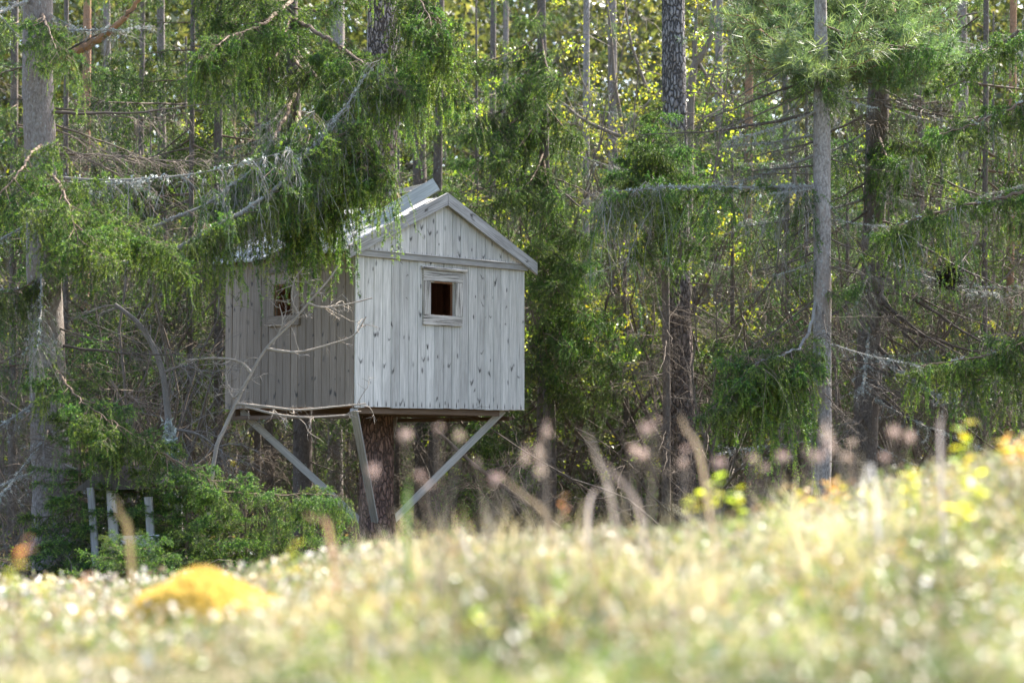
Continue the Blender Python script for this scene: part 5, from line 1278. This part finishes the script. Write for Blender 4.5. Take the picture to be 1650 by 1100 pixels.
# dry flower stems
rng = np.random.default_rng(17)
def flower_head(seed, size, n=46, tall=1.5):
    r = np.random.default_rng(seed); p = nrm(r.normal(size=(n, 3))) * (1, 1, tall) * size * r.uniform(0.2, 0.6, (n, 1)); V, T, c = leaf_quads(p, size * 0.8, r, [(0.50, 0.42, 0.37), (0.58, 0.50, 0.45), (0.42, 0.33, 0.29)]); return MB().add(V, T=T, col=c).mesh('flower_head', M['petal'])
HEADS = [flower_head(i, (0.010, 0.018, 0.013, 0.022, 0.015, 0.009)[i], (14, 22, 30, 26, 16, 20)[i], (1.0, 1.9, 0.8, 1.2, 2.4, 1.5)[i]) for i in range(6)]
STEMM = vcol('dry_stem')
flowers = [((706, 688), (740, 702), 5.0, 'pale dry flower stem with two heads under the treehouse floor'), ((602, 757), None, 4.8, 'pale dry flower in front of the treehouse pine trunk'), ((676, 765), (690, 780), 5.0, 'pale dry flower right of the treehouse pine trunk'),
    ((655, 700), None, 5.4, 'single faint dry flower crossing the right brace'), ((846, 730), (870, 750), 5.2, 'dry flower stem right of the treehouse, leftmost of the tall row'), ((1060, 678), (1043, 690), 5.2, 'tall dry flower stem left of the dark young spruce stem'), ((1104, 722), (1100, 745), 5.0, 'dry flower stem with two stacked heads in front of the grey pine'),
    ((1022, 724), (1036, 730), 5.4, 'dry flower stem left of the grey pine foot'), ((1214, 738), (1232, 752), 5.3, 'dry flower stem between the grey pine and the pale spruce'), ((1262, 735), None, 5.6, 'single dry flower just left of the pale spruce foot'),
    ((1330, 692), (1336, 712), 5.0, 'tallest dry flower in front of the pale spruce trunk'), ((1302, 728), (1318, 735), 5.1, 'dry flower stem at the left side of the pale spruce foot'), ((1372, 712), (1364, 735), 5.2, 'dry flower stem between the pale spruce and the dark pine'),
    ((1440, 694), (1465, 702), 5.1, 'dry flower stem with two heads in front of the dark pine foot'), ((1425, 735), None, 5.6, 'single low dry flower beside the dark pine foot'), ((1160, 745), None, 5.6, 'single dry flower right of the grey pine'), ((880, 690), (868, 722), 5.6, 'tall dry flower stem below the right house corner'), ((770, 745), (800, 770), 5.4, 'dry flower stem under the right brace')]
for i, (h1, h2, d, lab) in enumerate(flowers):
    A = at(h1[0], h1[1], d); gx_ = A[0] + rng.normal(0, 0.05); gyy = d + rng.uniform(-0.1, 0.1); base = np.array((gx_, gyy, float(ground_z(gx_, gyy)) - 0.01)); root = empty('dry_flower', base); tag(root, lab, 'flower', 'dry flower stems in the meadow')
    mid = (base + A) / 2 + rng.normal(0, 0.02, 3); P = bez([base, mid, A], 12) - base; V, Q = tubes(P[None], np.linspace(0.0019, 0.001, 12)[None], 6)
    link('stem', MB().add(V, Q=Q, col=(0.48, 0.37, 0.28)).mesh('stem', STEMM), root); link('flower_head', HEADS[i % 6], root, loc=Vector(A - base))
    if h2:
        Bp = at(h2[0], h2[1], d + 0.03); P = bez([mid, (mid + Bp) / 2 + rng.normal(0, 0.008, 3), Bp], 10) - base; V, Q = tubes(P[None], np.linspace(0.0017, 0.001, 10)[None], 5)
        link('side_stem', MB().add(V, Q=Q, col=(0.48, 0.37, 0.28)).mesh('side_stem', STEMM), root); link('flower_head', HEADS[(i * 5 + 2) % 6], root, loc=Vector(Bp - base))
# broad dry blades
def dry_blade(pts, w, col, label):
    A = np.array([at(*p) for p in pts]); gz = float(ground_z(A[0][0], A[0][1])); A[0][2] = min(A[0][2], gz)
    base = A[0].copy(); P = bez(A, 18) - base; s = nrm(np.array((1.0, 0.25, 0.35))); ww = w * np.sin(np.linspace(0.35, 1.0, 18) * math.pi)[:, None] ** 0.7 * np.ones((1, 3)); ww = np.maximum(ww, w * 0.12)
    up = np.array((0, -0.0012, 0)); Vt = np.stack([P - s * ww, P + up * 2, P + s * ww], 1).reshape(-1, 3)
    i0 = np.arange(17)[:, None] * 3; Q = np.concatenate([i0 + np.array((0, 1, 4, 3)), i0 + np.array((1, 2, 5, 4))])
    tag(link('grass_blade', MB().add(Vt, Q=Q, col=col).mesh('grass_blade', M['dry'], True), loc=Vector(base)), label, 'grass blade')
DB = (0.46, 0.38, 0.33)
dry_blade([(1000, 860, 5.4), (985, 800, 5.4), (965, 745, 5.4), (945, 690, 5.4)], 0.0048, DB, 'upright pale dry blade between the treehouse and the grey pine')
dry_blade([(1050, 870, 5.5), (1030, 820, 5.5), (1000, 775, 5.5), (965, 735, 5.5)], 0.0048, DB, 'pale dry blade slanting left below the grey pine')
dry_blade([(945, 880, 5.8), (948, 830, 5.8), (955, 795, 5.8), (972, 785, 5.8), (985, 800, 5.8)], 0.0048, (0.62, 0.54, 0.50), 'short pale dry blade bent over at its tip')
dry_blade([(905, 880, 5.8), (880, 830, 5.8), (840, 795, 5.8), (800, 760, 5.8)], 0.005, (0.42, 0.30, 0.20), 'brown dry blade slanting left under the right brace')
dry_blade([(1160, 800, 5.6), (1130, 740, 5.6), (1105, 690, 5.6), (1096, 665, 5.6)], 0.005, (0.50, 0.38, 0.27), 'tan dry blade leaning across the grey pine trunk')
dry_blade([(1520, 770, 5.8), (1515, 710, 5.8), (1518, 660, 5.8)], 0.0048, (0.52, 0.47, 0.44), 'single upright grey blade at right before the dead branches')
dry_blade([(1385, 800, 5.6), (1395, 765, 5.6), (1412, 750, 5.6)], 0.004, (0.62, 0.60, 0.58), 'pale blade curving right at the dark pine foot')
dry_blade([(1420, 800, 5.6), (1408, 770, 5.6), (1395, 745, 5.6)], 0.006, (0.60, 0.58, 0.56), 'pale blade crossing another at the dark pine foot')
dry_blade([(222, 900, 5.4), (208, 860, 5.4), (195, 830, 5.4), (186, 800, 5.4)], 0.006, (0.36, 0.25, 0.14), 'brown dry blade before the small shelter')
dry_blade([(545, 890, 5.2), (530, 850, 5.2), (505, 835, 5.2), (490, 825, 5.2)], 0.006, (0.45, 0.30, 0.17), 'orange-brown dry blade left of the near treehouse post')
dry_blade([(660, 880, 5.2), (656, 820, 5.2), (660, 775, 5.2)], 0.006, (0.16, 0.24, 0.07), 'green grass blade at the foot of the right brace')
dry_blade([(770, 900, 5.8), (748, 870, 5.8), (735, 845, 5.8)], 0.0048, (0.66, 0.60, 0.52), 'short white dry blade below the right brace')
# sprigs with separate leaves
def leaf_mesh():
    t = np.linspace(0, 1, 7); w = 0.30 * np.sin(t * math.pi) ** 0.8; z = -0.15 * t ** 2
    V = np.concatenate([np.stack([t, -w, z + 0.10 * w / 0.3], -1), np.stack([t, 0 * t, z], -1), np.stack([t, w, z + 0.10 * w / 0.3], -1)]); n = 7
    Q = [(i, i + 1, n + i + 1, n + i) for i in range(6)] + [(n + i, n + i + 1, 2 * n + i + 1, 2 * n + i) for i in range(6)]; return V, Q
LV, LQ = leaf_mesh()
LEAFM = {}
for nm, c in (('yellow', (0.46, 0.46, 0.05)), ('lime', (0.33, 0.42, 0.06)), ('orange', (0.62, 0.34, 0.07)), ('rust', (0.36, 0.19, 0.11)), ('pink', (0.62, 0.33, 0.24))):
    LEAFM[nm] = MB().add(LV, Q=LQ, col=c).mesh('leaf', M['leaf'], True)
def sprig(px, py, d, h_px, nleaf, kinds, size, label):
    top = at(px, py, d); bxp = top[0] + rng.normal(0, 0.02); base = np.array((bxp, d, min(float(ground_z(bxp, d)), top[2] - 0.05) - 0.01)); root = empty('leafy_sprig', base); tag(root, label, 'plant', 'leafy sprigs in the meadow')
    P = bez([base, (base + top) / 2 + rng.normal(0, 0.01, 3), top], 14) - base; V, Q = tubes(P[None], np.linspace(0.003, 0.0012, 14)[None], 6); link('stem', MB().add(V, Q=Q, col=(0.30, 0.20, 0.10)).mesh('stem', STEMM), root)
    hm = h_px / FPX * d; Ht = top[2] - base[2]
    for i in range(nleaf):
        f = max(0.15, 1 - (hm / Ht) * (i / nleaf) * 1.0); k = int(f * 13); p = P[min(k, 13)]; a = i * 2.4 + rng.normal(0, 0.3); up = rng.uniform(-0.1, 0.7)
        q = p + np.array((math.cos(a), math.sin(a), up)); link('leaf', LEAFM[kinds[i % len(kinds)]], root, align(p, q, rng.normal(0, 0.3), scale=size * rng.uniform(0.75, 1.2)))
sprig(1150, 772, 6.4, 50, 12, ['lime', 'yellow'], 0.042, 'lime green leafy sprig in front of the grey pine, topmost of that clump')
sprig(1185, 790, 6.6, 40, 9, ['lime'], 0.04, 'lime green sprig just right of the topmost one')
sprig(1120, 795, 6.5, 30, 7, ['lime', 'yellow'], 0.036, 'small lime sprig at the left of the pine clump')
sprig(1552, 682, 6.2, 90, 14, ['yellow', 'lime'], 0.042, 'tall yellow-green sprig standing above the right hump')
sprig(1572, 765, 5.8, 60, 14, ['yellow', 'lime'], 0.045, 'yellow leafy sprig on the right hump below the tall one')
sprig(1545, 815, 5.6, 50, 14, ['lime', 'yellow'], 0.05, 'broad lime sprig lowest on the right hump')
sprig(1468, 758, 6.4, 60, 10, ['yellow'], 0.04, 'yellow sprig at the left foot of the right hump')
sprig(1398, 785, 6.8, 40, 9, ['yellow'], 0.04, 'yellow sprig below the dark pine foot')
sprig(1620, 705, 6.6, 40, 12, ['orange', 'yellow'], 0.038, 'orange-leaved sprig on top of the right hump')
sprig(1645, 712, 6.5, 40, 12, ['orange'], 0.038, 'orange-leaved sprig at the right picture edge')
sprig(1335, 775, 7.4, 50, 14, ['rust', 'orange'], 0.036, 'rusty sprig below the pale spruce foot')
sprig(1365, 780, 7.2, 50, 12, ['rust', 'yellow'], 0.034, 'rust and yellow sprig right of the pale spruce foot')
sprig(1295, 790, 7.4, 40, 9, ['orange', 'yellow'], 0.032, 'orange sprig left of the pale spruce foot')
sprig(22, 912, 4.8, 50, 8, ['yellow', 'lime'], 0.032, 'yellow sprig at the left picture edge')
sprig(68, 935, 5.0, 20, 7, ['yellow'], 0.03, 'low yellow sprig below the big left spruce')
sprig(40, 872, 4.8, 25, 5, ['pink', 'rust'], 0.026, 'salmon-coloured leaf sprig before the big left spruce')
sprig(135, 930, 5.0, 20, 6, ['pink', 'rust'], 0.024, 'low salmon-coloured sprig left of the moss mound')
sprig(470, 880, 5.4, 40, 10, ['yellow', 'lime'], 0.034, 'yellow-green sprig right of the moss mound')
sprig(905, 800, 6.0, 30, 5, ['rust'], 0.022, 'orange-brown sprig left of the bent dry blade')
sprig(760, 990, 4.6, 40, 14, ['lime', 'yellow'], 0.04, 'green sprig low in the middle of the meadow')
sprig(870, 985, 4.7, 40, 14, ['lime'], 0.04, 'green sprig low right of the middle of the meadow')
